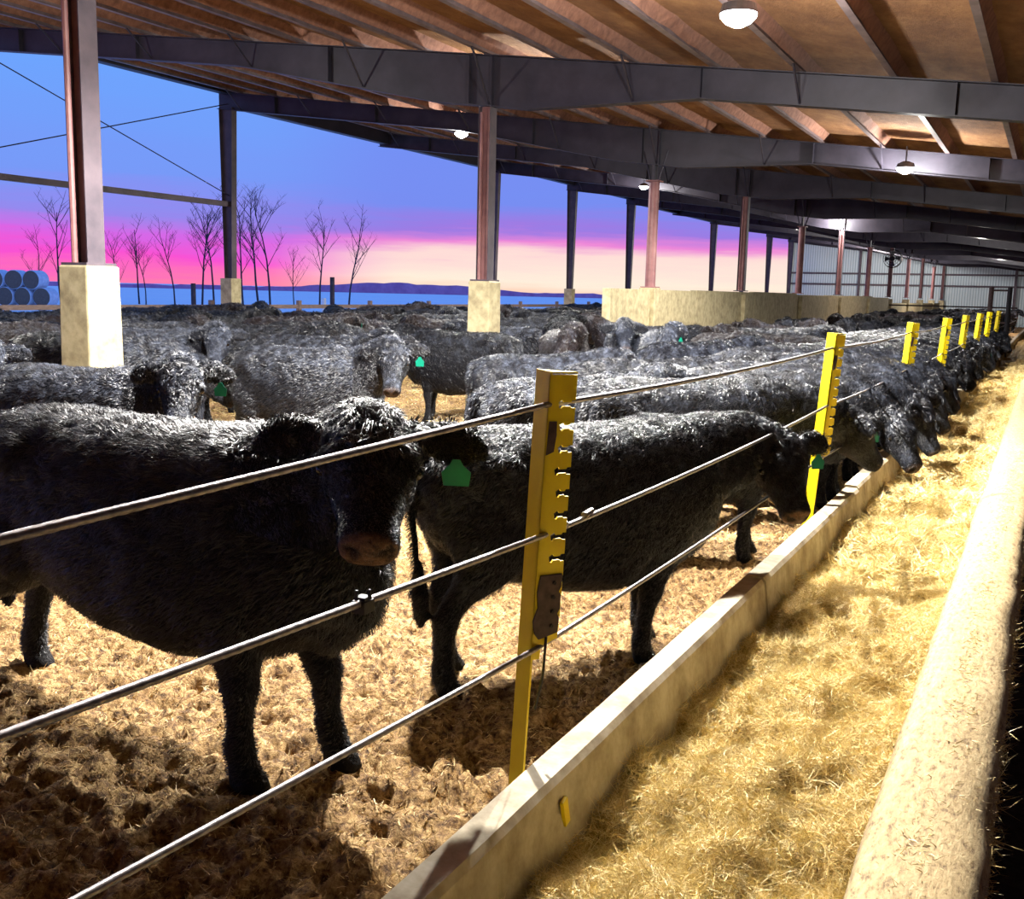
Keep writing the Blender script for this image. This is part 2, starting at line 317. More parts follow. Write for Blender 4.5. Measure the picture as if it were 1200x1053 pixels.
# ------------------------------------------------------------------ yellow posts
def L_post(prof_notches=True):
    """folded yellow post: corner towards -Y; z from 0 to 1.7; leans applied by the parent"""
    root = empty('fence_post')
    # left leg
    aL = math.radians(180+32); dL = Vector((-math.cos(math.radians(32)), math.sin(math.radians(32)), 0))   # direction of left leg away from corner
    dR = Vector((math.cos(math.radians(58)), math.sin(math.radians(58)), 0))
    t = .007; H = 1.67
    def plate(outline, d, nrm):
        V = [tuple(d*u+Vector((0, 0, z))) for u, z in outline]+[tuple(d*u+nrm*t+Vector((0, 0, z))) for u, z in outline]
        n = len(outline); return V, [tuple(range(n)), tuple(range(n, 2*n))[::-1]]+[(i, (i+1) % n, n+(i+1) % n, n+i) for i in range(n)]
    nL = Vector((dL.y, -dL.x, 0)); nL = nL if nL.y > 0 else -nL
    nR = Vector((-dR.y, dR.x, 0)); nR = nR if nR.y > 0 else -nR
    V, F = plate([(0, 0), (.078, 0), (.078, H), (0, H)], dL, nL); MB().add(V, F).build('left_flange', M['yellow'], root)
    # notched leg: slots cut in from the free edge
    W = .094; out = [(0, .80), (.03, .80), (.034, .84)]
    zz = .86
    pr = random.Random(3)
    out.append((W-.004, .86))
    k = 0
    z = .915
    while z < H-.06:
        sw = .011; dp = .044+.012*pr.random(); T = .0135
        out += [(W, z-sw), (W-.014, z-sw), (W-.016, z-sw*.55), (W-dp+.012, z-sw*.6), (W-dp+.008, z-T), (W-dp, z-T*.8), (W-dp-.004, z+T*.4), (W-dp+.01, z+T), (W-dp+.016, z+sw*.5), (W-.016, z+sw*.5), (W-.012, z+sw), (W, z+sw)]
        z += .0665
    out += [(W, H-.004), (0, H-.004)]
    V, F = plate(out, dR, nR)
    o = MB().add(V, F).build('notched_flange', M['yellow'], root)
    # rusty plates
    mb = MB(); nn = -nR*.002
    ol = [(.012, 1.00), (.004, .95), (.010, .90), (-.004, .86), (.004, .82), (.02, .80), (.085, .815), (.088, .86), (.08, .875), (.088, .89), (.088, .935), (.080, .945), (.088, .96), (.088, 1.0)]
    ol = [(u, z+.065) for u, z in ol]
    Vp = [tuple(dR*u-nR*.006+Vector((0, 0, z))) for u, z in ol]+[tuple(dR*u-nR*.001+Vector((0, 0, z))) for u, z in ol]; n = len(ol)
    mb.add(Vp, [tuple(range(n)), tuple(range(n, 2*n))[::-1]]+[(i, (i+1) % n, n+(i+1) % n, n+i) for i in range(n)])
    o = mb.build('repair_plate', M['rust'], root); o['label'] = 'brown bare steel plate on the post'
    mb = MB()
    for (u0, z0, u1, z1) in ((.002, 1.43, .034, 1.53), ):
        Vp = [tuple(dR*u-nR*.0025+Vector((0, 0, z))) for u, z in ((u0, z0), (u1-.006, z0+.01), (u1, z0+.06), (u1-.002, z1), (u0+.004, z1))]
        Vq = [tuple(Vector(v)+nR*.002) for v in Vp]; n = 5
        mb.add(Vp+Vq, [tuple(range(n)), tuple(range(n, 2*n))[::-1]]+[(i, (i+1) % n, n+(i+1) % n, n+i) for i in range(n)])
    mb.build('rust_patch', M['rust'], root)
    for k in range(4): mb = MB(); mb.tube([dR*.06-nR*.007+Vector((0, 0, .905+.045*k)), dR*.06-nR*.012+Vector((0, 0, .905+.045*k))], .006, 8); mb.build('bolt', M['black_iron'], root)
    mb = MB(); mb.tube([dR*.055+Vector((0, -.01, .87)), dR*.05+Vector((.004, -.012, .75)), dR*.035+Vector((-.002, -.01, .64))], .0045, 6); mb.build('hanging_wire', M['black_iron'], root)
    mb = MB(); mb.V = []; c = [(0, 0), (-.066, .041), (.05, .08)]
    V = [tuple(dL*.078+Vector((0, 0, H))), (0, 0, H), tuple(dR*.094+Vector((0, 0, H)))]; V2 = [(a, b, c_+.005) for a, b, c_ in V]
    mb.add(V+V2, [(0, 1, 2), (3, 5, 4), (0, 1, 4, 3), (1, 2, 5, 4), (2, 0, 3, 5)]); mb.build('top_plate', M['yellow'], root)
    return root
postY = [2.66, 7.02, 11.33, 15.15, 18.9, 22.3, 26.2, 30.4]
plabels = ['nearest yellow notched steel post with a brown repair plate, rising behind the bunk curb',
  'second yellow notched post, with a cow face against its foot',
  'third yellow notched post along the bunk, above the leaning cow heads',
  'fourth yellow notched post along the bunk, reaching down to the curb',
  'fifth yellow post along the bunk, half hidden by black ears',
  'sixth yellow post along the bunk, thin and just before the dark feeding cow',
  'seventh yellow post, small, near the far gate', 'eighth and most distant yellow post beside the far gate']
proto = L_post()
for i, y in enumerate(postY):
    p = proto if i == 0 else copy_tree(proto)
    p.location = (-1.335, y, .0); p.rotation_euler = (0, math.radians(2.6), 0)
    if i: p.rotation_euler = (0, math.radians(3.4+.6*math.sin(i*3)), .1*math.sin(i*2)); p.location.x = -1.345
    tag(p, plabels[i], 'fence post', 'yellow posts along the feed bunk')
    if i:
        for ch in list(p.children):
            if ch.name.startswith(('repair_plate', 'bolt', 'hanging_wire')) : bpy.data.objects.remove(ch)
mb = MB(); mb.box((0, 0, 0), (.012, .03, .09)); o = mb.build('paint_tab', M['yellow'], root); o.location = (.122, -.02, .345); o.rotation_euler = (.3, 0, 0)
o['label'] = 'yellow painted tab on the inner face'
# ------------------------------------------------------------------ wire ropes (twisted lay)
def rope(name, pts, r, label):
    P = []; 
    for (a, b) in zip(pts[:-1], pts[1:]):
        a, b = Vector(a), Vector(b); L = (b-a).length; st = .012 if a.y < 7 else (.05 if a.y < 12 else .25); n = max(2, int(L/st))
        for i in range(n):
            t = i/n; p = a.lerp(b, t); p.z -= (.02*4*t*(1-t)*min(1, L/4) if a.y > 0 else 0); P.append(p)
    P.append(Vector(pts[-1])); n = 18; V = []; F = []; s = 0
    for i, p in enumerate(P):
        if i: s += (p-P[i-1]).length
        t = (P[min(i+1, len(P)-1)]-P[max(i-1, 0)]).normalized(); a = t.cross(Vector((0, 0, 1))).normalized(); c = t.cross(a)
        for k in range(n):
            an = 2*PI*k/n; rr = r*(.86+.16*abs(math.sin(3*(an+s*55)))) if p.y < 9 else r
            V.append(p+(a*math.cos(an)+c*math.sin(an))*rr)
    for i in range(len(P)-1):
        for k in range(n): F.append((i*n+k, i*n+(k+1) % n, (i+1)*n+(k+1) % n, (i+1)*n+k))
    me = fastmesh(name, [tuple(v) for v in V], F, M['wire'], True); o = link(name, me); tag(o, label, 'wire rope', 'wire ropes strung through the yellow posts'); return o
def wz(z, y): return -1.31+.027*z+.02
ropes = []
def far_pts(z0, z1, X=-1.26): return [(X, y-.01, z0+(z1-z0)*i/(len(postY)-1)) for i, y in enumerate(postY)]
top = [(-1.275, -2.0, 1.48)]+far_pts(1.578, 1.56, -1.265)+[(-1.26, 60, 1.56)]
mid = [(-1.28, -2.0, 1.363)]+far_pts(1.188, 1.2, -1.272)+[(-1.26, 60, 1.2)]
low = [(-1.29, -2.0, 1.10)]+far_pts(.838, .84, -1.283)+[(-1.26, 60, .85)]
ropes = [rope('wire_rope', top, .0088, 'topmost twisted steel wire rope of the fence, crossing the yellow post near its top'),
         rope('wire_rope', mid, .0088, 'middle twisted steel wire rope of the fence, with a clamp before the nearest post'),
         rope('wire_rope', low, .0082, 'lowest twisted steel wire rope of the fence, passing below the brown repair plate')]
mb = MB(); y = 1.77; z = 1.215
mb.box((-1.292, y-.02, z-.016), (-1.258, y+.02, z+.012)).tube([(-1.285, y-.010, z-.02), (-1.285, y-.010, z+.034)], .004).tube([(-1.265, y+.01, z-.02), (-1.265, y+.01, z+.034)], .004)
mb.box((-1.289, y-.014, z+.012), (-1.261, y+.014, z+.02)); o = mb.build('rope_clamp', M['black_iron'], ropes[1], bevel=.002)
for (yy, zz) in ((2.80, 1.192), (3.0, 1.196)): MB().tube([(-1.272, yy-.03, zz-.004), (-1.272, yy+.03, zz+.002)], [.012, .010], 8).build('rope_ferrule', M['wire'], ropes[1])
# ------------------------------------------------------------------ building
FY = [6.77+7.585*k for k in range(-1, 12)]      # frame positions, FY[1] = nearest frame seen
roofz = lambda x: 4.44-.127*x
IX, EX = -8.0, -20.3
# ceiling
xs = np.linspace(-20.9, 8.5, 60); ys = np.linspace(-30, 91, 150)
CZm = np.array([[roofz(x)+.22+.02*mn.noise(Vector((x*1.3, y*.9, 0))) for x in xs] for y in ys])
o = link('ceiling', gridmesh('ceiling', xs, ys, CZm, M['ceiling'])); tag(o, 'brown spray-foamed underside of the sloping barn roof', 'ceiling', kind='structure')
mb = MB(); mb.prism([(-20.95, roofz(-20.95)+.27), (8.6, roofz(8.6)+.27), (8.6, roofz(8.6)+.33), (-20.95, roofz(-20.95)+.33)], -30, 91)
tag(mb.build('roof', M['beam']), 'outer sheet of the barn roof over the ceiling', 'roof', kind='structure')
# purlins
pv = [-.87-1.183*k for k in range(-7, 17)]
for k, x in enumerate(pv):
    z = roofz(x); mb = MB()
    mb.prism([(x-.04, z+.0), (x+.04, z+.0), (x+.04, z+.008), (x+.006, z+.008), (x+.006, z+.215), (x-.004, z+.215), (x-.004, z+.008), (x-.04, z+.008)], -30, 90.5)
    r = mb.build('purlin', M['purlin']); tag(r, 'grey steel purlin running the length of the brown ceiling', 'purlin', 'roof purlins', 'structure')
    r['label'] = 'grey steel purlin running the length of the brown ceiling'
    mb = MB(); w = .05; V = []; F = []; n = 330
    for j in range(n+1):
        y = -30+120.5*(j/n)**1.25; q = .02*mn.noise(Vector((x, y*2.2, 1)))
        V += [(x+.012, y, z+.06+q), (x+.10+q*2, y, z+.22), (x-.10-q*2, y, z+.22), (x-.012, y, z+.06+q)]
    for j in range(n): F += [(j*4, j*4+1, j*4+5, j*4+4), (j*4+2, j*4+3, j*4+7, j*4+6)]
    mb.add(V, F); mb.build('foam_fillet', M['pinkfoam'], r)
# roof beams
def beam_depth(x):
    pts = [(-20.6, .46), (-13, .42), (-8.9, .76), (-7.3, .76), (-4.6, .43), (8.4, .42)]
    for (a, da), (b, db) in zip(pts[:-1], pts[1:]):
        if a <= x <= b: return da+(db-da)*(x-a)/(b-a)
    return .43
bx = [-20.6, -17, -13, -11, -8.9, -8.1, -7.3, -4.6, -2, 0, 4, 8.4]
for i, y in enumerate(FY):
    mb = MB()
    def strip(zt, zb, hw):
        V = []; F = []
        for x in bx: a, b = zt(x), zb(x); V += [(x, y-hw, a), (x, y+hw, a), (x, y+hw, b), (x, y-hw, b)]
        n = len(bx)
        for j in range(n-1):
            for a in range(4): F.append((j*4+a, j*4+(a+1) % 4, (j+1)*4+(a+1) % 4, (j+1)*4+a))
        F += [(0, 1, 2, 3), ((n-1)*4+3, (n-1)*4+2, (n-1)*4+1, (n-1)*4)]; mb.add(V, F)
    strip(lambda x: roofz(x), lambda x: roofz(x)-beam_depth(x), .006)
    strip(lambda x: roofz(x), lambda x: roofz(x)-.014, .10); strip(lambda x: roofz(x)-beam_depth(x)+.014, lambda x: roofz(x)-beam_depth(x), .10)
    for x in (-18.6, -15.4, -11, -8.3, -7.9, -4.6, -1.3, 2):
        mb.box((x-.006, y-.095, roofz(x)-beam_depth(x)+.01), (x+.006, y+.095, roofz(x)-.02))
    r = mb.build('roof_beam', M['beam'])
    tag(r, ['unseen', 'nearest overhead roof beam at the first column', 'deep dark roof beam crossing the whole picture above the lamps', 'second dark roof beam, carried by the first pipe column'][i] if i < 4 else
        'dark sloping roof beam number %s back along the barn' % ['four', 'five', 'six', 'seven', 'eight', 'nine', 'ten', 'eleven', 'twelve'][i-4], 'roof beam', 'roof beams', 'structure')
    if i < 8:   # flange braces
        for x in pv[8:]:
            if (int(round(x*10))) % 2 == 0 or i > 3: pass
        for x in pv[9::2]:
            if x < -20: continue
            m2 = MB(); zb = roofz(x)-beam_depth(x)+.02
            for s in (-1, 1): m2.tube([(x, y+s*.03, zb+.02), (x+.02, y+s*.62, roofz(x)+.01)], .018, 5)
            m2.build('flange_brace', M['beam'], r)
if FY[0] < 0: pass
# interior columns
for i, y in enumerate(FY[1:], 1):
    top_z = roofz(IX)-beam_depth(IX); r = empty('column', (IX, y, 0))
    odd = i == 1 or i % 2 == 0
    mb = MB(); mb2 = MB()
    if odd:
        mb.box((-.105, -.10, 2.06), (-.093, .10, top_z)).box((.093, -.10, 2.06), (.105, .10, top_z))
        mb2.box((-.093, -.006, 2.06), (.093, .006, top_z))
        mb.box((-.17, -.17, 2.04), (.17, .17, 2.065))
        a = mb.build('flange', M['steel'], r); mb2.build('web', M['redsteel'], r)
        m3 = MB(); m3.tube([(-.03, -.13, 2.06), (-.03, -.13, top_z-.1)], .028, 8); m3.build('drain_pipe', M['redsteel'], r)
    else:
        mb.tube([(0, 0, 2.06), (0, 0, top_z-.35)], .115, 16).box((-.17, -.17, 2.04), (.17, .17, 2.065)).box((-.15, -.15, top_z-.36), (.15, .15, top_z-.33))
        mb.build('pipe_shaft', M['redsteel'], r)
        for sx in (-1, 1):
            m3 = MB(); m3.tube([(sx*.08, 0, top_z-.34), (sx*.28, 0, top_z+.30)], .022, 6); m3.build('strut', M['beam'], r)
        m3 = MB(); m3.box((-.03, -.10, top_z-.34), (.03, .10, top_z)); m3.build('stub', M['beam'], r)
    names = {1: 'nearest broad steel column rising from a square pale pier on the left', 2: 'dark steel column on the second pale pier, left of centre', 3: 'round reddish pipe column standing in front of the concrete barrier',
             4: 'dark column behind the first pipe column in front of sky', 5: 'reddish pipe column just left of the white end wall', 6: 'dark column against the left part of the white end wall',
             7: 'second pipe column against the white end wall', 8: 'dark column carrying the round fan'}
    tag(r, names.get(i, 'small distant column %s the fan column' % {9: 'next behind', 10: 'two behind', 11: 'three behind', 12: 'four behind'}.get(i, '')), 'column', 'inner columns', 'structure')
    if i <= 2 or i == 3:
        w = .19; mb = MB(); V = []
        pr = [(-w-.02, -w-.02, -.1), (w+.02, -w-.02, -.1), (w+.02, w+.02, -.1), (-w-.02, w+.02, -.1), (-w, -w, 2.04), (w, -w, 2.04), (w, w, 2.04), (-w, w, 2.04)]
        mb.add(pr, [(0, 3, 2, 1), (4, 5, 6, 7), (0, 1, 5, 4), (1, 2, 6, 5), (2, 3, 7, 6), (3, 0, 4, 7)])
        p = mb.build('concrete_pier', M['concrete'], None, bevel=.02); p.location = (IX, y, 0)
        tag(p, {1: 'large pale square concrete pier under the left column', 2: 'pale square concrete pier left of centre', 3: 'concrete pier standing against the barrier wall'}[i], 'pier', 'concrete piers', 'structure')
    else:
        mb = MB(); mb.box((-.2, -.2, 0), (.2, .2, 1.94)); p = mb.build('concrete_pier', M['concrete']); p.location = (IX, y, 0)
        tag(p, 'concrete pier built into the barrier wall at inner column %d' % i, 'pier', 'concrete piers', 'structure')
# eave columns (one left out in every four)
for i, y in enumerate(FY[2:], 2):
    if i in (4, 8): continue
    zt = roofz(EX)-.40; mb = MB(); r = empty('column', (EX, y, 0))
    V = []; 
    for z, w in ((2.06, .13), (zt, .23)):
        V += [(-w, -.1, z), (-w+.014, -.1, z), (-w+.014, .1, z), (-w, .1, z), (w-.014, -.1, z), (w, -.1, z), (w, .1, z), (w-.014, .1, z)]
    fc = []
    for a in (0, 4): fc += [(a, a+1, a+9, a+8), (a+1, a+2, a+10, a+9), (a+2, a+3, a+11, a+10), (a+3, a, a+8, a+11), (a, a+3, a+2, a+1), (a+8, a+9, a+10, a+11)]
    mb.add(V, fc); mb.build('flange', M['steel'], r)
    mb = MB(); mb.add([(-.12, -.005, 2.06), (.12, -.005, 2.06), (.22, -.005, zt), (-.22, -.005, zt), (-.12, .005, 2.06), (.12, .005, 2.06), (.22, .005, zt), (-.22, .005, zt)],
                      [(0, 1, 2, 3), (4, 7, 6, 5), (0, 4, 5, 1), (3, 2, 6, 7)]); mb.build('web', M['steel'], r)
    tag(r, 'tapered steel column of the open side, %s' % {2: 'out of view at the left', 3: 'with the cross rods and rail ending on it', 5: 'hidden behind the second pier column', 6: 'first right of the second pier', 7: 'second right of the second pier', 9: 'first right of the pipe column', 10: 'just left of the dark inner column', 11: 'last narrow one before the white end wall', 12: 'at the corner of the white end wall'}.get(i, ''), 'column', 'outer columns of the open side', 'structure')
    mb = MB(); mb.box((-.2, -.2, -.1), (.2, .2, 2.06)); p = mb.build('concrete_pier', M['concrete'], bevel=.015); p.location = (EX, y, 0)
    tag(p, 'small pale pier under outer column %d of the open side' % i, 'pier', 'concrete piers', 'structure')
# eave header
for (a, b, d) in ((-3, FY[3], .14), (FY[3], FY[5], .46), (FY[5], FY[7], .30), (FY[7], FY[9], .46), (FY[9], FY[12], .30)):
    zt = roofz(EX)+.1; mb = MB(); mb.box((EX-.05, a, zt-d), (EX+.05, b, zt)).box((EX-.12, a, zt-d-.012), (EX+.12, b, zt-d))
    tag(mb.build('eave_beam', M['beam']), 'dark eave beam along the open side between outer columns', 'eave beam', 'eave beams', 'structure')
mb = MB(); mb.box((EX-.05, FY[1], 4.0), (EX+.05, FY[3], 4.14)); tag(mb.build('side_rail', M['steel']), 'long horizontal steel rail spanning the open side at left', 'rail')
for (z0, z1, lb) in ((6.66, 4.30, 'thin diagonal bracing rod falling towards the outer column'), (4.50, 6.72, 'thin diagonal bracing rod rising towards the outer column')):
    mb = MB(); mb.tube([(EX, FY[2], z0), (EX, FY[3], z1)], .014, 6); tag(mb.build('bracing_rod', M['beam']), lb, 'rod', 'crossed bracing rods')
# end wall, girts
mb = MB(); yE = 90.4
mb.add([(-20.4, yE, 0), (8.5, yE, 0), (8.5, yE, roofz(8.5)+.2), (-20.4, yE, roofz(-20.4)+.2), (-20.4, yE+.1, 0), (8.5, yE+.1, 0), (8.5, yE+.1, roofz(8.5)+.2), (-20.4, yE+.1, roofz(-20.4)+.2)],
       [(0, 1, 2, 3), (4, 7, 6, 5), (0, 4, 5, 1), (3, 2, 6, 7), (0, 3, 7, 4), (1, 5, 6, 2)])
tag(mb.build('wall_far', M['sheet']), 'white ribbed metal end wall of the barn', 'wall', kind='structure')
mb = MB(); mb.box((8.5, -30, -.3), (8.6, 90.3, roofz(8.5)+.2)); tag(mb.build('wall_right', M['steel']), 'closed low side wall of the barn beyond the feed alley', 'wall', kind='structure')
mb = MB(); mb.add([(-20.4, -30, 0), (8.5, -30, 0), (8.5, -30, roofz(8.5)+.2), (-20.4, -30, roofz(-20.4)+.2), (-20.4, -30.1, 0), (8.5, -30.1, 0), (8.5, -30.1, roofz(8.5)+.2), (-20.4, -30.1, roofz(-20.4)+.2)],
       [(0, 1, 2, 3), (4, 7, 6, 5), (0, 4, 5, 1), (3, 2, 6, 7), (0, 3, 7, 4), (1, 5, 6, 2)]); tag(mb.build('wall_back', M['steel']), 'end wall of the barn behind the viewer', 'wall', kind='structure')
for z, lb in ((4.0, 'upper'), (3.1, 'lower')):
    mb = MB(); mb.box((-20.3, yE-.16, z-.07), (8.4, yE-.01, z+.07)); tag(mb.build('trim_girt', M['steel']), lb+' dark horizontal girt on the white end wall', 'girt', kind='structure')
for x in (-14.5, -2.7, 3): 
    mb = MB(); mb.box((x-.1, yE-.3, 0), (x+.1, yE-.1, roofz(x))); tag(mb.build('column', M['steel']), 'dark post of the white end wall at %s' % ('its left third' if x < -10 else 'its right side' if x < 0 else 'its far right'), 'column', kind='structure')
# barrier wall panels on the inner column line
yy = 19.4; cnt = 0
while yy < 59:
    L = 5.7; mb = MB(); mb.box((IX-.09, yy+.01, -.1), (IX+.09, min(yy+L, 59.5)-.01, 2.0+.02*(cnt % 3)))
    tag(mb.build('barrier_panel', M['concrete'], bevel=.01), ['precast concrete barrier panel nearest the open pen side, right of the second pier', 'second concrete barrier panel, behind the pipe column', 'third concrete barrier panel from the left',
        'fourth concrete barrier panel from the left', 'fifth concrete barrier panel from the left', 'sixth concrete barrier panel from the left', 'last concrete barrier panel before the wall steps down'][cnt], 'barrier', 'concrete barrier panels', 'structure')
    yy += L; cnt += 1
mb = MB(); mb.box((IX-.09, 59.5, -.1), (IX+.09, 88, 1.72)); tag(mb.build('barrier_panel', M['concrete']), 'lower far length of concrete barrier below the white end wall', 'barrier', kind='structure')
mb = MB()
for z in (.9, 1.35, 1.8): mb.tube([(-8.1, 59.6, z*.9), (-1.6, 59.6, z*.9)], .04, 6)
tag(mb.build('pen_rail', M['rust']), 'brown pipe rails dividing the pens in front of the far barrier', 'rail')
# rails fence on the open side
r = empty('perimeter_fence', (-20.9, 10, 0)); tag(r, 'low rail fence along the open side in front of the snow', 'fence')
mb = MB()
for z in (.5, .85, 1.2): mb.box((-.03, -12, z), (.03, 80, z+.12))
mb.build('rail', M['wood'], r)
for k in range(24):
    mb = MB(); mb.box((-.06, -11+3.8*k-.06, -.1), (.06, -11+3.8*k+.06, 1.45)); mb.build('post', M['wood'], r)
# end gate at the bunk's far end
r = empty('pen_gate', (-1.3, 34, 0)); tag(r, 'tall dark pipe gate post pair beside the last yellow posts', 'gate')
mb = MB(); mb.tube([(-.35, 0, 0), (-.35, 0, 2.35)], .07, 8); mb.build('post', M['rust'], r)
mb = MB(); mb.tube([(.15, 0, 0), (.15, 0, 2.35)], .07, 8); mb.build('post', M['black_iron'], r)
for z in (.7, 1.3, 2.25): MB().tube([(-.35, 0, z), (.15, 0, z)], .03, 6).build('cross_rail', M['rust'], r)
# fan
r = empty('ventilation_fan', (IX+.1, FY[8]-.45, 4.1)); tag(r, 'round black caged fan hung on a distant column', 'fan')
mb = MB()
for rr in (.46, .34, .22, .1):
    mb.tube([(rr*math.cos(a*PI/16), -.1, rr*math.sin(a*PI/16)) for a in range(33)], .012, 5, False)
for a in range(16): mb.tube([(0, -.11, 0), (.46*math.cos(a*PI/8), -.1, .46*math.sin(a*PI/8))], .008, 4)
mb.build('cage', M['black_iron'], r)
mb = MB(); mb.tube([(0, -.08, 0), (0, .2, 0)], .12, 12); mb.build('motor', M['black_iron'], r)
mb = MB(); mb.tube([(0, -.06, 0), (0, .14, 0)], [.47, .50], 28, False).tube([(0, .16, 0), (0, .62, 0)], .03, 6); mb.build('shroud', M['black_iron'], r)
for k in range(4):
    a = k*PI/2; mb = MB(); mb.add([(.1*math.cos(a), 0, .1*math.sin(a)), (.42*math.cos(a-.3), .04, .42*math.sin(a-.3)), (.42*math.cos(a+.35), -.03, .42*math.sin(a+.35)), (.1*math.cos(a+.3), -.01, .1*math.sin(a+.3))], [(0, 1, 2, 3)])
    o = mb.build('blade', M['lamp_body'], r); s = o.modifiers.new('s', 'SOLIDIFY'); s.thickness = .01
# lamps
LP = [(-2.72, 9.44, 'brightest and nearest hanging barn lamp, at the top of the picture', 900), (-8.0, 16.1, 'bright lamp just right of the second dark column top', 480), (-13.45, 22.8, 'lamp just left of the second dark column', 400),
      (-2.72, 21.25, 'lone lamp over the feed bunk at the right', 700), (-13.6, 36.2, 'smallest lamp, far off beside the pipe column', 500),
      (-3.9, 5.75, 'lamp hanging above the two nearest cows, past the top edge', 1000), (-13.5, 9.4, 'lamp out of view far left', 400)]
PW = 3.7
for i, (x, y, lb, e) in enumerate(LP):
    z = roofz(x)-.42; r = empty('barn_lamp', (x, y, z)); tag(r, lb, 'lamp', 'hanging flood lamps')
    mb = MB(); mb.tube([(0, 0, .02), (0, 0, .10), (0, 0, .14)], [.17, .15, .06], 20).tube([(0, 0, .14), (0, 0, .42)], .015, 8); mb.build('housing', M['lamp_body'], r)
    mb = MB(); mb.tube([(0, 0, .019), (0, 0, -.005), (0, 0, -.05), (0, 0, -.085)], [.165, .16, .12, .05], 20); mb.build('lens', M['led'], r, smooth=True)
    for kind, fr in (('SPOT', 1.0), ('POINT', .17)):
        ld = bpy.data.lights.new('lamp_light', kind); ld.energy = e*PW*fr; ld.color = (1, .97, .91); ld.shadow_soft_size = .07
        if kind == 'SPOT': ld.spot_size = math.radians(172); ld.spot_blend = .35
        lo = bpy.data.objects.new('lamp_light', ld); COL.objects.link(lo); lo.parent = r; lo.location = (0, 0, -.2)
for (x, y, e) in ((-8.2, 44, 500), (-2.8, 46, 600), (-13.6, 62, 800), (-3, 68, 1500), (-12, 80, 2200)):  # lamps near the end wall are added to brighten it
    ld = bpy.data.lights.new('barn_lamp_light', 'POINT'); ld.energy = e; ld.color = (1, .96, .92); ld.shadow_soft_size = .15
    r = empty('barn_lamp', (x, y, roofz(x)-.3)); tag(r, 'tiny distant ceiling lamp, %s' % {44: 'over the barrier', 46: 'over the far bunk', 62: 'added at far left to brighten the end wall', 68: 'added at far right to brighten the end wall', 80: 'added in front of the end wall to brighten it'}[y], 'lamp', 'distant ceiling lamps')
    mb = MB(); mb.tube([(0, 0, .3), (0, 0, .34)], .04, 6).tube([(0, 0, .0), (0, 0, .3)], .05, 8); mb.build('housing', M['lamp_body'], r)
    lo = bpy.data.objects.new('lamp_light', ld); COL.objects.link(lo); lo.parent = r; lo.location = (0, 0, -.2)
# ------------------------------------------------------------------ outside
mb = MB(); mb.add([(-21.2, -60, -.25), (-21.2, 900, -.25), (-1500, 1800, -.25), (-1500, -400, -.25)], [(0, 1, 2, 3)])
tag(mb.build('ground_snow', M['snow']), 'flat snow-covered field beyond the open side', 'snow field', kind='structure')
mb = MB(); mb.add([(-21.2, 92, -.26), (60, 92, -.26), (400, 1800, -.26), (-21.2, 1800, -.26)], [(0, 1, 2, 3)])
tag(mb.build('ground_snow', M['snow']), 'snow field behind the barn end', 'snow field', kind='structure')
# distant wooded rise
def rise(x0, x1, D, hfn, lb):
    V = []; F = []; n = 90
    for i in range(n+1):
        a = math.radians(x0+(x1-x0)*i/n); px, py = -D*math.sin(a), D*math.cos(a); h = hfn(i/n)
        V += [(px, py, -.3), (px, py, h), (px*1.08, py*1.08, h*.8), (px*1.1, py*1.1, -.3)]
    for i in range(n):
        for k in range(3): F.append((i*4+k, i*4+k+1, i*4+k+5, i*4+k+4))
    MBo = MB().add(V, F); tag(MBo.build('hill', M['hill']), lb, 'hill', kind='structure')
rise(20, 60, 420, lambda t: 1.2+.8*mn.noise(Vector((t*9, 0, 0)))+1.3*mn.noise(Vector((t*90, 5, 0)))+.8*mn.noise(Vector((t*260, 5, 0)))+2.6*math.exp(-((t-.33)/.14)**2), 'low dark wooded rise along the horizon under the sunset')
# bales
def bale(mat_e):
    r = empty('hay_bale'); mb = MB(); n = 24
    mb.tube([(0, -.62, .75), (0, -.58, .75), (0, .58, .75), (0, .62, .75)], [.71, .75, .75, .71], n, False); mb.build('wrap', M['bale_wrap'], r, smooth=True)
    mb = MB(); mb.tube([(0, -.63, .75), (0, -.60, .75)], [.66, .715], n); mb.build('end_face', M['bale_face'], r); mb = MB(); mb.tube([(0, .60, .75), (0, .63, .75)], [.715, .66], n); mb.build('end_face', M['bale_face'], r); return r
bp = bale(0); c = 0
rowdir = Vector((.94, .34, 0)); base = Vector((-80.5, 51.5, -.2))
words = ['first', 'second', 'third', 'fourth', 'fifth', 'sixth', 'seventh', 'eighth', 'ninth']
for row, n in ((0, 8), (1, 7)):
    for k in range(n):
        b = bp if c == 0 else copy_tree(bp); c += 1
        p = base+rowdir*(1.56*k+.78*row)+Vector((0, 0, 1.32*row)); b.location = p; b.rotation_euler = (0, 0, math.atan2(.34, .94)+.1*random.uniform(-1, 1))
        tag(b, 'snow-white wrapped round bale, %s from the left in the %s row of the stack' % (words[k], ['bottom', 'top'][row]), 'bale', 'round bales stacked in the snow')
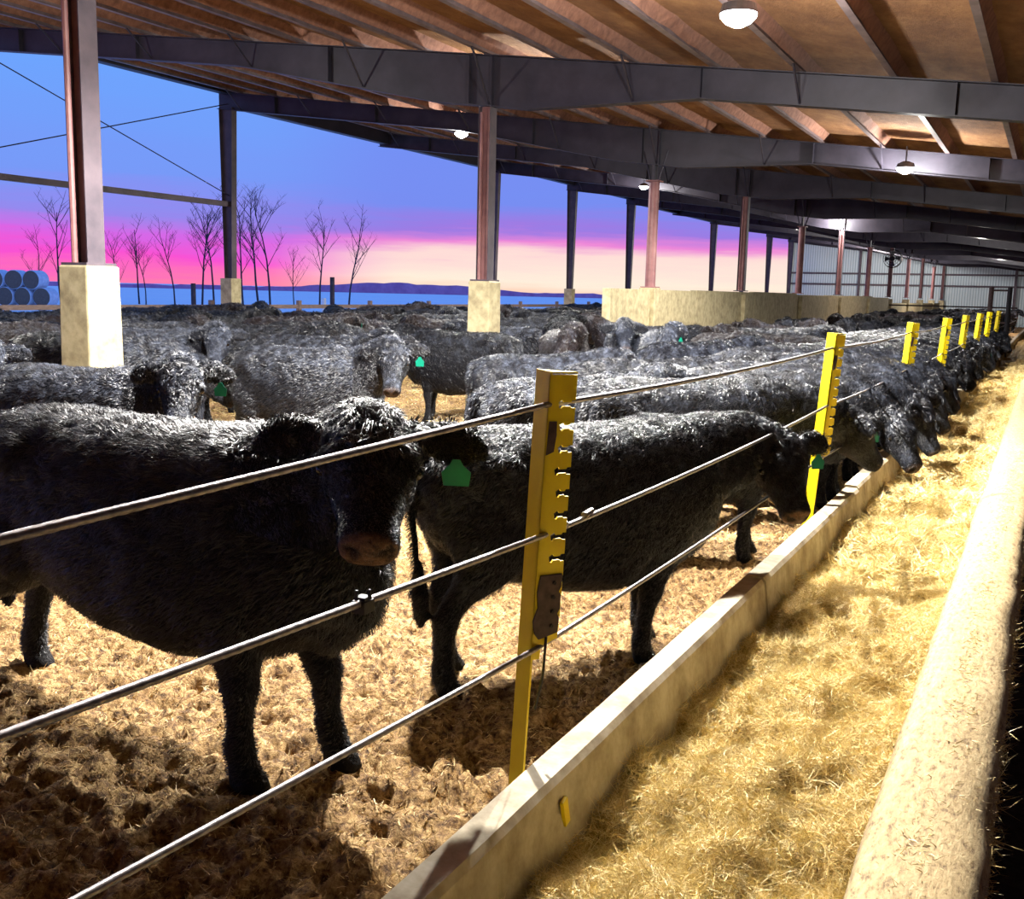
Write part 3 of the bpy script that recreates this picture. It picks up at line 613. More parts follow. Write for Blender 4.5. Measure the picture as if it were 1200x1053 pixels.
# trees
def tree(px, py, h, seed, label, dense=1.0):
    rd = random.Random(seed); mb = MB()
    def br(p, d, L, r, lev):
        n = 4; pts = [p]; q = p.copy(); dd = d.copy()
        for i in range(n): dd = (dd+Vector((rd.uniform(-1, 1), rd.uniform(-1, 1), rd.uniform(-.3, .6)))*.12).normalized(); q = q+dd*L/n; pts.append(q.copy())
        mb.tube(pts, [r*(1-.17*i) for i in range(n+1)], 5 if lev == 0 else 3, False)
        if lev >= 3: return
        m = int((9 if lev == 0 else 5)*dense)
        for k in range(m):
            t = rd.uniform(.3, 1) if lev == 0 else rd.uniform(.15, 1); i = min(n-1, int(t*n)); b = pts[i].lerp(pts[i+1], t*n-i)
            a = rd.uniform(0, 2*PI); up = .9 if lev == 0 else .5
            nd = (Vector((math.cos(a), math.sin(a), up))+dd*.6).normalized(); br(b, nd, L*rd.uniform(.36, .52)*(1.15-t*.4), r*.42, lev+1)
    br(Vector((0, 0, -.3)), Vector((0, 0, 1)), h, h*.013, 0)
    r = empty('bare_tree', (px, py, 0)); o = mb.build('trunk', M['bark'], r); tag(r, label, 'tree', 'bare trees beyond the snow'); return r
TR = [(38, 5.5, 'leftmost bare tree, thin, over the round bales'), (66, 8.2, 'wide bare tree left of the first pier'), (134, 5.2, 'short bare sapling just right of the first pier column'), (158, 7.0, 'slim bare tree right of the first pier column'), (166, 5.0, 'small bare tree leaning beside the slim one'),
      (200, 6.2, 'bare bushy tree midway between the two left columns'), (232, 8.8, 'dense upright bare tree left of the outer column'), (246, 8.0, 'tall bare tree close against the outer column on its left'), (280, 8.2, 'bare tree immediately right of the outer column'), (298, 9.6, 'tallest bare tree, right of the outer column'), (312, 8.4, 'second tall bare tree right of the outer column'),
      (340, 5.0, 'low bare tree in the gap of the tall trees'), (370, 8.0, 'bare tree over the fence post, right of the tall pair'), (404, 7.4, 'rightmost bare tree in front of the sunset')]
CYAW, CPIT, CROL, CF, CHT = math.radians(27.4), math.radians(8.8), math.radians(1.35), 1200., 1.9
cfw = Vector((-math.sin(CYAW)*math.cos(CPIT), math.cos(CYAW)*math.cos(CPIT), -math.sin(CPIT))); cr0 = Vector((math.cos(CYAW), math.sin(CYAW), 0)); cu0 = cr0.cross(cfw)
crt = cr0*math.cos(CROL)+cu0*math.sin(CROL); cup = crt.cross(cfw)
def project(p):
    d = Vector(p)-Vector((0, 0, CHT)); z = d.dot(cfw); return 600+CF*d.dot(crt)/z, 526.5-CF*d.dot(cup)/z, z
for k, (x, h, lb) in enumerate(TR):
    ang = CYAW-math.atan((x-600)/1214); D = 105+6*math.sin(k*2.3); tree(-D*math.sin(ang), D*math.cos(ang), h*1.05, 40+k, lb, 1.15 if k in (6, 7, 9, 10) else .9)
for (x, h, lb, m) in ((222, 1.6, 'dark fence stake in the snow left of the outer pier', 'bark'), (385, 2.0, 'dark fence stake in the snow under the trees', 'bark'), (375, 1.1, 'short white marker stake in the snow', 'bale_wrap')):
    ang = CYAW-math.atan((x-600)/1214); D = 45; mb = MB(); mb.box((-.07, -.07, -.3), (.07, .07, h+.3)); o = mb.build('fence_stake', M[m]); o.location = (-D*math.sin(ang), D*math.cos(ang), 0); tag(o, lb, 'stake')
# ------------------------------------------------------------------ cattle
def ring(c, a, b, n=20, e=2.3):
    out = []
    for k in range(n):
        t = 2*PI*k/n; ct, st = math.cos(t), math.sin(t)
        out.append(Vector(c)+Vector(a)*(math.copysign(abs(ct)**(2/e), ct))+Vector(b)*(math.copysign(abs(st)**(2/e), st)))
    return out
def loft(mb, rings):
    n = len(rings[0]); V = [v for r in rings for v in r]; F = []
    for i in range(len(rings)-1):
        for k in range(n): F.append((i*n+k, i*n+(k+1) % n, (i+1)*n+(k+1) % n, (i+1)*n+k))
    F.append(tuple(range(n))[::-1]); e = (len(rings)-1)*n; F.append(tuple(e+k for k in range(n))); mb.add(V, F)
class Pose:
    def __init__(s, poll=(1.12, 0, 1.36), yaw=0, pitch=35, roll=0, feet=((.42, .42), (-.58, -.58)), ears=0, tail=.0, voxel=.021, muz=.3):
        s.muz = muz
        s.poll = Vector(poll); s.feet = feet; s.ears = ears; s.tail = tail; s.voxel = voxel
        y, p, r = math.radians(yaw), math.radians(pitch), math.radians(roll)
        s.f = Vector((math.cos(y)*math.cos(p), math.sin(y)*math.cos(p), -math.sin(p)))
        l = Vector((-math.sin(y), math.cos(y), 0)); u = s.f.cross(l)
        s.l = l*math.cos(r)+u*math.sin(r); s.u = s.f.cross(s.l)
        s.R = Matrix((s.f, s.l, s.u)).transposed()
    def h(s, x, y, z): return s.poll+s.f*x+s.l*y+s.u*z
def cow_body(ps):
    mb = MB(); X, Y, Z = Vector((1, 0, 0)), Vector((0, 1, 0)), Vector((0, 0, 1))
    B = [(-.86, 1.04, .12, .10), (-.82, 1.02, .19, .20), (-.72, .985, .245, .295), (-.55, .955, .275, .355), (-.35, .90, .30, .405), (-.1, .865, .335, .44), (.15, .855, .345, .455), (.36, .88, .315, .445), (.52, .92, .27, .415), (.66, .93, .225, .345), (.76, .92, .17, .25), (.81, .91, .10, .15)]
    loft(mb, [ring((x, 0, z), Y*w, Z*h, 28, 2.35) for x, z, w, h in B])
    # hooks and pins of the rump, shoulders
    for sy in (-1, 1):
        loft(mb, [ring((-.80, sy*.11, 1.12), Y*.05, Z*.05), ring((-.70, sy*.16, 1.12), Y*.09, Z*.10), ring((-.48, sy*.19, 1.10), Y*.10, Z*.12), ring((-.34, sy*.17, 1.10), Y*.04, Z*.05)])
    # neck
    c0, c1 = Vector((.42, 0, 1.00)), Vector((.72, 0, 1.06)); c3 = ps.h(.03, 0, -.07); c2 = c3-ps.f*.20-Z*.03+X*(-.02)
    R = []
    for i in range(9):
        t = i/8; p = c0*(1-t)**3+c1*3*t*(1-t)**2+c2*3*t*t*(1-t)+c3*t**3
        tg = ((c1-c0)*(1-t)**2+(c2-c1)*2*t*(1-t)+(c3-c2)*t*t).normalized()
        lat = (Y*(1-t)+ps.l*t); lat = (lat-tg*lat.dot(tg)).normalized(); up = tg.cross(lat)
        if up.z < 0 and t < .8: up = -up
        s_ = t**.8; R.append(ring(p, lat*(.235*(1-s_)+.105*s_), up*(.36*(1-s_)+.125*s_), 20, 2.1))
    loft(mb, R)
    # dewlap / brisket
    loft(mb, [ring((.50, 0, .66), Y*.12, Z*.12), ring((.68, 0, .68), Y*.10, Z*.14), ring((.80, 0, .78), Y*.07, Z*.12), ring((.84, 0, .84), Y*.03, Z*.05)])
    # head
    H = [(x*.9, *q) for x, *q in [(-.06, -.03, .06, .05), (-.02, -.03, .105, .085), (.05, -.045, .128, .115), (.12, -.06, .132, .135), (.19, -.07, .118, .135), (.26, -.072, .094, .115), (.33, -.068, .080, .095), (.39, -.064, .078, .084), (.445, -.06, .082, .076), (.485, -.058, .076, .066), (.51, -.06, .056, .046)]]
    loft(mb, [ring(ps.h(x, 0, z), ps.l*w, ps.u*h, 24, 2.5) for x, z, w, h in H])
    loft(mb, [ring(ps.h(-.05, 0, .03), ps.l*.05, ps.u*.03), ring(ps.h(.0, 0, .035), ps.l*.085, ps.u*.045), ring(ps.h(.06, 0, .03), ps.l*.08, ps.u*.045), ring(ps.h(.11, 0, .02), ps.l*.04, ps.u*.03)])
    for sy in (-1, 1):   # jaw muscle and brow
        loft(mb, [ring(ps.h(.02, sy*.07, -.11), ps.l*.03, ps.u*.03), ring(ps.h(.09, sy*.08, -.13), ps.l*.045, ps.u*.07), ring(ps.h(.18, sy*.07, -.14), ps.l*.04, ps.u*.06), ring(ps.h(.27, sy*.05, -.12), ps.l*.02, ps.u*.03)])
        loft(mb, [ring(ps.h(.09, sy*.105, -.005), ps.l*.015, ps.u*.015), ring(ps.h(.135, sy*.118, -.008), ps.l*.024, ps.u*.022), ring(ps.h(.185, sy*.108, -.015), ps.l*.014, ps.u*.014)])
        # ears: leaf-shaped, cupped, held out to the side
        d = (ps.l*sy*.95-ps.f*(.10+ps.ears)-ps.u*.22).normalized(); up = -ps.f*.9+ps.u*.45; up = (up-d*up.dot(d)).normalized(); nf = d.cross(up)
        rr = []
        for t, w, th in ((0, .036, .028), (.18, .056, .024), (.4, .080, .021), (.62, .086, .019), (.82, .066, .017), (.95, .036, .014), (1.0, .012, .01)):
            rr.append(ring(ps.h(.0, sy*.10, -.015)+d*.24*t+ps.f*.03*t*t, up*w, nf*th, 14, 2))
        loft(mb, rr)
    (fl, fr), (hl, hr) = ps.feet
    for sy, fx_, hx in ((1, fl, hl), (-1, fr, hr)):
        q = fx_-.42
        P = [(.40, .155, .86, .15, .19), (.41, .175, .70, .115, .145), (.40+q*.25, .175, .56, .082, .10), (.415+q*.55, .165, .44, .062, .068), (.42+q*.65, .165, .385, .064, .066), (.415+q*.75, .163, .32, .048, .05), (.41+q*.85, .162, .22, .042, .044), (.41+q*.93, .162, .13, .052, .053), (.425+q, .163, .075, .05, .053), (.44+q, .163, .045, .058, .062), (.45+q, .163, 0, .064, .07)]
        loft(mb, [ring((x, sy*y, z), Y*a, X*b, 16, 2.1) for x, y, z, a, b in P])
        q = hx+.58
        P = [(-.56, .13, .96, .14, .24), (-.54, .165, .80, .15, .235), (-.52+q*.1, .175, .66, .125, .19), (-.56+q*.3, .172, .55, .085, .125), (-.635+q*.5, .165, .46, .056, .080), (-.66+q*.6, .162, .40, .055, .068), (-.645+q*.75, .16, .31, .047, .055), (-.63+q*.85, .16, .21, .046, .05), (-.615+q*.95, .16, .125, .054, .058), (-.595+q, .16, .07, .051, .056), (-.575+q, .16, .04, .058, .064), (-.565+q, .16, 0, .063, .072)]
        loft(mb, [ring((x, sy*y, z), Y*a, X*b, 16, 2.1) for x, y, z, a, b in P])
    tl = ps.tail
    mb.tube([(-.80, 0, 1.22), (-.88, 0, 1.20), (-.91, tl*.2, 1.05), (-.90, tl*.5, .85), (-.885, tl*.8, .66), (-.875, tl, .52), (-.87, tl, .40), (-.87, tl, .33)], [.04, .036, .026, .022, .024, .042, .040, .012], 10)
    me = bpy.data.meshes.new('cow_raw'); me.from_pydata(mb.V, [], mb.F)
    bm = bmesh.new(); bm.from_mesh(me); bmesh.ops.recalc_face_normals(bm, faces=bm.faces); bm.to_mesh(me); bm.free()
    o = bpy.data.objects.new('tmp', me); COL.objects.link(o)
    r = o.modifiers.new('r', 'REMESH'); r.mode = 'VOXEL'; r.voxel_size = ps.voxel
    s = o.modifiers.new('s', 'SMOOTH'); s.factor = .5; s.iterations = 4
    dg = bpy.context.evaluated_depsgraph_get(); out = bpy.data.meshes.new_from_object(o.evaluated_get(dg), depsgraph=dg)
    bpy.data.objects.remove(o); bpy.data.meshes.remove(me)
    n = len(out.vertices); co = np.empty(n*3, np.float32); out.vertices.foreach_get('co', co); co = co.reshape(-1, 3).astype(float)
    no = np.empty(n*3, np.float32); out.vertices.foreach_get('normal', no); no = no.reshape(-1, 3)
    hl_ = (co-np.array(ps.poll))@np.array(ps.R)          # head-local coordinates
    inhead = (hl_[:, 0] > -.12) & (hl_[:, 0] < .56) & (np.abs(hl_[:, 1]) < .4) & (np.abs(hl_[:, 2]+.06) < .26)
    # nostrils and mouth as real dents
    for sy in (-1, 1):
        d = np.linalg.norm(hl_-np.array([.452, sy*.047, -.038]), axis=1); co -= no*(.020*np.exp(-(d/.022)**2))[:, None]
        d = np.linalg.norm(hl_-np.array([.14, sy*.135, -.045]), axis=1); co -= no*(.012*np.exp(-(d/.03)**2))[:, None]
    # coat lumps on the trunk
    lump = np.array([mn.fractal(Vector(p)*5, .8, 2, 3)*.5+mn.noise(Vector(p)*17)*.4 for p in co.tolist()])
    body = (~inhead) & (co[:, 2] > .45)
    co += no*(lump*np.where(body, .014, .004))[:, None]
    z = np.zeros((n, 4), np.float32); z[:, 3] = 1
    muz = np.clip((hl_[:, 0]-.41)/.02, 0, 1)*np.clip((hl_[:, 2]+.105)/.012, 0, 1)*inhead*ps.muz; z[:, 0] = muz
    g = np.zeros(n)
    for sy in (-1, 1):
        d = np.linalg.norm((hl_-np.array([.452, sy*.047, -.038]))*[1, .8, 1.25], axis=1); g = np.maximum(g, np.exp(-(d/.027)**6))
        g = np.maximum(g, .75*((hl_[:, 0] > -.02) & (sy*hl_[:, 1] > .15) & (no@np.array(ps.u*.9+ps.f*.4) > .35) & inhead))
    g = np.maximum(g, .8*inhead*(hl_[:, 0] > .36)*np.exp(-((hl_[:, 2]+.108)/.008)**2))
    g = np.maximum(g, .9*(co[:, 2] < .065)); z[:, 1] = g
    z[:, 2] = np.clip((co[:, 2]-.8)/.4, .06, 1); z[inhead, 2] = np.where((hl_[inhead, 2] > -.06) & (np.abs(hl_[inhead, 1]) < .13), 1.0, .35)  # blue channel: painted lamp sheen, strongest on backs and face tops
    out.vertices.foreach_set('co', co.astype(np.float32).ravel())
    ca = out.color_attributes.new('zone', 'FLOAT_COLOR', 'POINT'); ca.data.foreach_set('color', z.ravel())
    out.materials.clear(); out.materials.append(M['hide']); out.polygons.foreach_set('use_smooth', [True]*len(out.polygons)); out.update()
    return out, hl_, inhead, z
def cow_coat(me, ps, n, L, w, seed=1):
    rg = np.random.default_rng(seed)
    me.calc_loop_triangles(); nt = len(me.loop_triangles); T = np.empty(nt*3, np.int32); me.loop_triangles.foreach_get('vertices', T); T = T.reshape(-1, 3)
    nv = len(me.vertices); co = np.empty(nv*3, np.float32); me.vertices.foreach_get('co', co); co = co.reshape(-1, 3)
    no = np.empty(nv*3, np.float32); me.vertices.foreach_get('normal', no); no = no.reshape(-1, 3)
    zc = np.empty(nv*4, np.float32); me.color_attributes['zone'].data.foreach_get('color', zc); zc = zc.reshape(-1, 4)
    ar = np.linalg.norm(np.cross(co[T[:, 1]]-co[T[:, 0]], co[T[:, 2]]-co[T[:, 0]]), axis=1)
    cen = co[T].mean(1); hl = (cen-np.array(ps.poll))@np.array(ps.R)
    inh = (hl[:, 0] > -.12) & (hl[:, 0] < .56) & (np.abs(hl[:, 1]) < .4) & (np.abs(hl[:, 2]+.06) < .26)
    ar = ar*np.where(inh, 2.2, 1)*np.where(cen[:, 2] < .05, .0, 1)
    tri = rg.choice(nt, n, p=ar/ar.sum()); b = rg.random((n, 2)); fl = b.sum(1) > 1; b[fl] = 1-b[fl]; wts = np.stack([1-b.sum(1), b[:, 0], b[:, 1]], 1)
    P = (co[T[tri]]*wts[:, :, None]).sum(1); Nn = norm((no[T[tri]]*wts[:, :, None]).sum(1)); Zc = (zc[T[tri]]*wts[:, :, None]).sum(1)
    h = (P-np.array(ps.poll))@np.array(ps.R); ih = inh[tri]
    comb = np.where(ih[:, None], np.array(ps.f)[None]*.9, np.array([-.75, 0, -.55])[None]).astype(float)
    # tufts: strands of one cell share a whorl direction
    cell = np.floor(P/np.where(ih, .028, .045)[:, None]).astype(np.int64); key = (cell[:, 0]*73856093 ^ cell[:, 1]*19349663 ^ cell[:, 2]*83492791) & 0xffff
    tab = rg.normal(0, 1, (65536, 3)); tuft = tab[key]; up = np.clip((P[:, 2]-.7)/.5, .25, 1)
    comb = comb+tuft*(np.where(ih & (h[:, 0] < .14), .9, .42)*up)[:, None]+rg.normal(0, .16, (n, 3))
    comb = comb-Nn*(comb*Nn).sum(1)[:, None]; comb = norm(comb)
    poll = ih & (h[:, 0] < .13) & (np.abs(h[:, 1]) < .14) & (h[:, 2] > -.06)
    ear = ih & (np.abs(h[:, 1]) > .145) & (h[:, 0] < .10)
    ln = np.where(ih, .45, 1.0); ln = np.where(ih & (h[:, 0] > .3), .28, ln); ln = np.where(poll, 1.15, ln); ln = np.where(ear, np.where(Zc[:, 1] > .3, .3, .75), ln)
    ln = np.where((~ih) & (P[:, 2] < .5), .5, ln); ln = np.where(Zc[:, 0] > .3, .06, ln)
    ln = ln*(L*(.6+.7*rg.random(n)))
    P1 = P+(Nn*.48+comb*.55)*ln[:, None]*.62; P2 = P1+(Nn*.02+comb*.9+rg.normal(0, .14, (n, 3)))*ln[:, None]*.62
    P0 = P-Nn*.004
    W = norm(np.cross(comb, Nn+rg.normal(0, .35, (n, 3))))*(w*(.6+.7*rg.random(n)))[:, None]
    V, F, _ = strands(P0, P1, P2, W, rg.random(n)); m = fastmesh('coat', V, F, M['coat'])
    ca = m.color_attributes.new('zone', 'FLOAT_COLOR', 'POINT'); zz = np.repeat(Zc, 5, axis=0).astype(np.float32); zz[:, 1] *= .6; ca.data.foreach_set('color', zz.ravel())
    return m
def tag_mesh():
    bm = bmesh.new(); pts = [(-.034, -.075), (.034, -.075), (.040, -.03), (.018, -.006), (.010, .012), (-.010, .012), (-.018, -.006), (-.040, -.03)]
    a = [bm.verts.new((0.002, x, z)) for x, z in pts]; b = [bm.verts.new((-.002, x, z)) for x, z in pts]
    bm.faces.new(a[::-1]); bm.faces.new(b)
    for i in range(8): bm.faces.new((a[i], a[(i+1) % 8], b[(i+1) % 8], b[i]))
    bmesh.ops.recalc_face_normals(bm, faces=bm.faces)
    m = bpy.data.meshes.new('ear_tag'); bm.to_mesh(m); bm.free(); m.materials.append(M['tag']); return m
TAGM = tag_mesh(); TAGY = TAGM.copy(); TAGY.materials.clear(); TAGY.materials.append(M['yellowtag'])
def eye_mesh():
    bm = bmesh.new(); bmesh.ops.create_uvsphere(bm, u_segments=16, v_segments=10, radius=.0215); m = bpy.data.meshes.new('eye'); bm.to_mesh(m); bm.free()
    m.materials.append(M['eye']); m.polygons.foreach_set('use_smooth', [True]*len(m.polygons)); return m
EYEM = eye_mesh()
POSES = {
 'A': Pose(muz=.85, poll=(.865, -.12, 1.38), yaw=-58, pitch=40, roll=0, feet=((.56, .43), (-.90, -.90)), ears=-.02, voxel=.017),
 'B': Pose(muz=.9, poll=(1.14, -.14, 1.17), yaw=-96, pitch=56, roll=6, feet=((.5, .3), (-.62, -.76)), tail=-.09, voxel=.018),
 'C': Pose(poll=(1.0, -.10, 1.36), yaw=-56, pitch=46, roll=0, feet=((.42, .48), (-.6, -.5)), voxel=.019),
 'D': Pose(poll=(1.04, -.08, 1.36), yaw=-62, pitch=54, roll=4, feet=((.5, .36), (-.56, -.68)), voxel=.020),
 'eat': Pose(poll=(1.16, 0, .98), yaw=-12, pitch=62, feet=((.46, .36), (-.58, -.5)), voxel=.020),
 'eatL': Pose(poll=(1.14, -.10, .96), yaw=-42, pitch=55, roll=6, feet=((.4, .5), (-.5, -.64)), voxel=.020),
 'stand': Pose(poll=(1.10, 0, 1.30), yaw=8, pitch=38, feet=((.42, .5), (-.66, -.52)), tail=.04),
 'low': Pose(poll=(1.20, .05, 1.04), yaw=14, pitch=48, feet=((.5, .36), (-.52, -.7))),
 'left': Pose(poll=(1.02, .12, 1.33), yaw=58, pitch=50, feet=((.4, .48), (-.56, -.6))),
 'right': Pose(poll=(1.02, -.12, 1.33), yaw=-64, pitch=50, feet=((.48, .4), (-.62, -.54)), tail=-.03),
}
MESH = {}
for k, ps in POSES.items(): MESH[k] = cow_body(ps)[0]
COATS = {}
def coat_for(k, lod):
    n, L, w = {0: (110000, .042, .0014), 1: (60000, .042, .002), 2: (26000, .05, .0032), 3: (8000, .06, .006)}[lod]
    if (k, lod) not in COATS: COATS[(k, lod)] = cow_coat(MESH[k], POSES[k], n, L, w, len(k)+lod)
    return COATS[(k, lod)]
COLS = {'black': (*lin(14, 14, 19)[:3], .3), 'sooty': (*lin(17, 17, 22)[:3], .3), 'sheened': (*lin(22, 23, 30)[:3], .55), 'grey': (*lin(44, 47, 57)[:3], .8), 'brown': (*lin(34, 26, 26)[:3], .4)}  # alpha: strength of the sheen painted into each coat
# obj.color is display-linear; keep it as given
ROOTS = {}
def cow(x, y, head, pose, lod, col, label, tagside=None, s=1.0, sl=1.0, group='cattle crowding the barn pen', yel=False):
    ps = POSES[pose]; key = (pose, lod, tagside, yel)
    if key not in ROOTS:
        r = empty('cow'); b = link('body', MESH[pose], r)
        c = link('coat', coat_for(pose, lod), r)
        if lod < 3:
            for sy in (-1, 1): e = link('eye', EYEM, r); e.location = ps.h(.140, sy*.124, -.038)
        if tagside:
            for sy in ((-1, 1) if tagside == 2 else (tagside,)):
                e = link('ear_tag', TAGY if yel else TAGM, r); e.matrix_local = Matrix.Translation(ps.h(.075, sy*.235, -.055)) @ Matrix((ps.l.cross(Vector((0, 0, 1))).normalized(), -ps.l.cross(Vector((0, 0, 1))).normalized().cross(Vector((0, 0, 1))), Vector((0, 0, 1)))).transposed().to_4x4()
        ROOTS[key] = r; root = r
    else: root = copy_tree(ROOTS[key])
    root.location = (x, y, 0.0); root.rotation_euler = (0, 0, math.radians(head)); root.scale = (s*sl, s, s)
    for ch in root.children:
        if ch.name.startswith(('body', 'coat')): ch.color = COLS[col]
    tag(root, label, 'cow', group); PLACED.append((x, y, math.radians(head), s)); return root
PLACED = []
cow(-3.15, 3.02, -4, 'A', 0, 'black', 'large black cow nearest the viewer at left, curly forehead and green ear tag, staring ahead', tagside=1, s=1.03, sl=1.3)
cow(-2.04, 4.70, 54, 'B', 0, 'black', 'black cow seen from behind the nearest yellow post, bending its head down to the bunk', tagside=1, s=.95, sl=1.08)
cow(-5.85, 4.85, 2, 'C', 1, 'sheened', 'pale-faced cow with black eye patches and green tag, looking over the nearest cow', tagside=1, s=1.0)
cow(-6.3, 7.85, 0, 'D', 1, 'sheened', 'grey-flecked cow with pale muzzle facing the viewer, beside the golden straw gap', tagside=1, s=1.0)
cow(-2.20, 7.05, 34, 'low', 1, 'sooty', 'sooty cow with a round dark ear, just behind the cow feeding at the second post', s=1.0)
cow(-3.12, 6.95, 62, 'stand', 1, 'sheened', 'frosted cow whose rump shows directly left of the nearest yellow post top', s=.97)
cow(-8.7, 7.35, 16, 'low', 1, 'sheened', 'long frosted back spread side-on in front of the large left pier', s=1.04)
cow(-9.5, 9.0, 2, 'right', 2, 'grey', 'pale whitish-faced cow looking out between the left pier and the outer column', s=1.02)
cow(-7.7, 9.75, 6, 'right', 2, 'sheened', 'grey-faced cow with a bright green ear tag, behind the pale-muzzled one', tagside=1, s=1.0)
cow(-8.3, 5.15, 6, 'right', 2, 'grey', 'grey cow cut by the left picture edge with one ear pointing up', s=1.02)
cow(-9.3, 17.8, 30, 'low', 2, 'black', 'black cow side-on beyond the golden straw gap, below the second pier', s=1.05)
cow(-7.35, 16.0, 112, 'stand', 2, 'sooty', 'sooty cow turned away showing rump and tail, right of the second pier', s=1.12)
cow(-5.9, 15.3, -72, 'stand', 2, 'grey', 'grey pale-headed cow facing the viewer, right of the rump with a tail', s=1.1)
cow(-4.95, 14.1, -60, 'D', 2, 'grey', 'grey cow facing the viewer with a tag, second right of the rump with a tail', s=1.05, tagside=1)
cow(-3.95, 12.6, 60, 'stand', 2, 'sheened', 'round-backed frosted cow in mid pen above the top rope, between first and second posts', s=1.0)
cow(-10.3, 11.9, 20, 'stand', 2, 'sooty', 'sooty cow directly behind the pale whitish-faced cow', s=1.0)
cow(-7.4, 12.6, 190, 'stand', 2, 'sooty', 'sooty cow facing left at the left edge of the golden straw gap', s=1.0)
cow(-4.9, 10.1, 50, 'stand', 1, 'sheened', 'frosted cow whose back rises above the top rope just right of the nearest post', s=.93)
cow(-3.3, 9.3, 38, 'right', 1, 'sooty', 'sooty cow midway between the two nearest posts, above the top rope', s=.98)
# the feeding row
rowl = ['black cow with its head in the hay next beyond the second yellow post', 'black cow reaching furthest over the hay beyond the second post', 'black feeding cow just short of the third yellow post', 'black feeding cow level with the third yellow post',
 'black feeding cow just past the third yellow post', 'black feeding cow midway between third and fourth posts', 'black feeding cow just short of the fourth post', 'black feeding cow level with the fourth post', 'black feeding cow just past the fourth post']
y = 8.75; i = 0; ordn = ['tenth', 'eleventh', 'twelfth', 'thirteenth', 'fourteenth', 'fifteenth', 'sixteenth', 'seventeenth', 'eighteenth', 'nineteenth', 'twentieth', 'twenty-first', 'twenty-second', 'twenty-third', 'twenty-fourth', 'twenty-fifth', 'twenty-sixth', 'twenty-seventh', 'twenty-eighth', 'twenty-ninth', 'thirtieth', 'thirty-first']
while y < 31:
    rr = random.Random(i+20); p = ['eatL', 'eat', 'eatL', 'eat', 'low'][i % 5]
    xx = -2.33+rr.uniform(-.06, .10)+{0: .10, 1: .26, 3: .1}.get(i, 0)
    if i in (7, 15): y += .7
    lb = rowl[i] if i < len(rowl) else 'small black feeding cow, %s along the bunk beyond the second post' % ordn[i-len(rowl)]
    cow(xx, y, rr.uniform(-4, 16), p, 1 if i < 5 else (2 if i < 11 else 3), rr.choice(['black', 'black', 'sooty']), lb, tagside=rr.choice([None, 1, None]) if i else -1, s=rr.uniform(.95, 1.03), group='cattle feeding in a row at the bunk')
    y += rr.uniform(.74, .86); i += 1
# the herd beyond
def clear(x, y, h, s):
    for (a, b, c, t) in PLACED:
        if (a-x)**2+(b-y)**2 > 8: continue
        for u in (-.52, .05, .62, 1.05):
            for v in (-.52, .05, .62, 1.05):
                lim = .66 if max(u, v) < 1 else .54
                if (x+u*math.cos(h)-a-v*math.cos(c))**2+(y+u*math.sin(h)-b-v*math.sin(c))**2 < lim**2: return False
    for yc in FY[1:]:
        for xc, hw in ((IX, .34), (EX, .45)):
            if abs(y-yc) < 2:
                for u in (-.8, -.5, 0, .5, .9, 1.25):
                    if math.hypot(x+u*math.cos(h)-xc, y+u*math.sin(h)-yc) < hw+.42: return False
    # barrier wall
    if y > 18:
        for u in (-.95, 0, 1.3):
            if y+u*math.sin(h) > 18.8 and abs(x+u*math.cos(h)-IX) < .55: return False
        if (x+1.3*math.cos(h)-IX)*(x-.95*math.cos(h)-IX) < 0 and y > 19: return False
    # open strip of bedding
    ax, ay, bx_, by_ = -4.6, 8.4, -8.9, 15.6; t = max(0, min(1, ((x-ax)*(bx_-ax)+(y-ay)*(by_-ay))/((bx_-ax)**2+(by_-ay)**2)))
    if math.hypot(x-ax-t*(bx_-ax), y-ay-t*(by_-ay)) < 1.25: return False
    return True
hr_ = random.Random(11); cand = []; herd = []
tries = 0
while len(herd) < 215 and tries < 60000:
    tries += 1; y = 3.5+75*hr_.random()**1.35; x = hr_.uniform(-19.4, -2.3)
    px, py, z = project((x, y, 1.2))
    if z < 4 or px < -90 or px > 1195: continue
    if y < 11 and x > -6.8: continue
    if y < 9.5 and x > -7.9: continue
    h = hr_.choice([0, 20, 40, 180, 200, 90, 270, 130, 300])+hr_.uniform(-18, 18); s = hr_.uniform(.92, 1.06)
    if not (x+1.35*math.cos(math.radians(h)) < -1.55 and x+1.35*math.cos(math.radians(h)) > -20.4 and x-.9*math.cos(math.radians(h)) > -20.3 and x-.9*math.cos(math.radians(h)) < -1.75): continue
    if not clear(x, y, math.radians(h), s): continue
    PLACED.append((x, y, math.radians(h), s)); herd.append((x, y, h, s, px, z))
# describe each one by the landmark it stands under or beside and its order going back
LM = [(0, 'in the far left corner of the view'), (76, 'behind the large left pier'), (150, 'just right of the large left pier'), (225, 'left of the outer column'), (262, 'around the small outer pier'), (300, 'right of the outer column'), (345, 'under the tall bare trees'),
      (385, 'under the rightmost bare trees'), (430, 'under the low dark hill'), (485, 'left of the second pier'), (540, 'behind the second pier'), (600, 'right of the second pier'), (640, 'above the nearest yellow post'), (685, 'at the start of the barrier wall'), (730, 'left of the pipe column'), (775, 'right of the pipe column'), (820, 'under the third inner column'),
      (885, 'midway along the barrier wall'), (925, 'left of the white end wall'), (960, 'above the second yellow post'), (1000, 'right of the second yellow post'), (1035, 'below the round fan'), (1060, 'above the third yellow post'), (1090, 'between third and fourth posts'), (1125, 'above the fourth and fifth posts'), (1160, 'beside the far gate')]
nth = ['nearest', 'second', 'third', 'fourth', 'fifth', 'sixth', 'seventh', 'eighth', 'ninth', 'tenth', 'eleventh', 'twelfth', 'thirteenth', 'fourteenth', 'fifteenth', 'sixteenth', 'seventeenth', 'eighteenth', 'nineteenth', 'twentieth', 'twenty-first', 'twenty-second']
cnt = {}
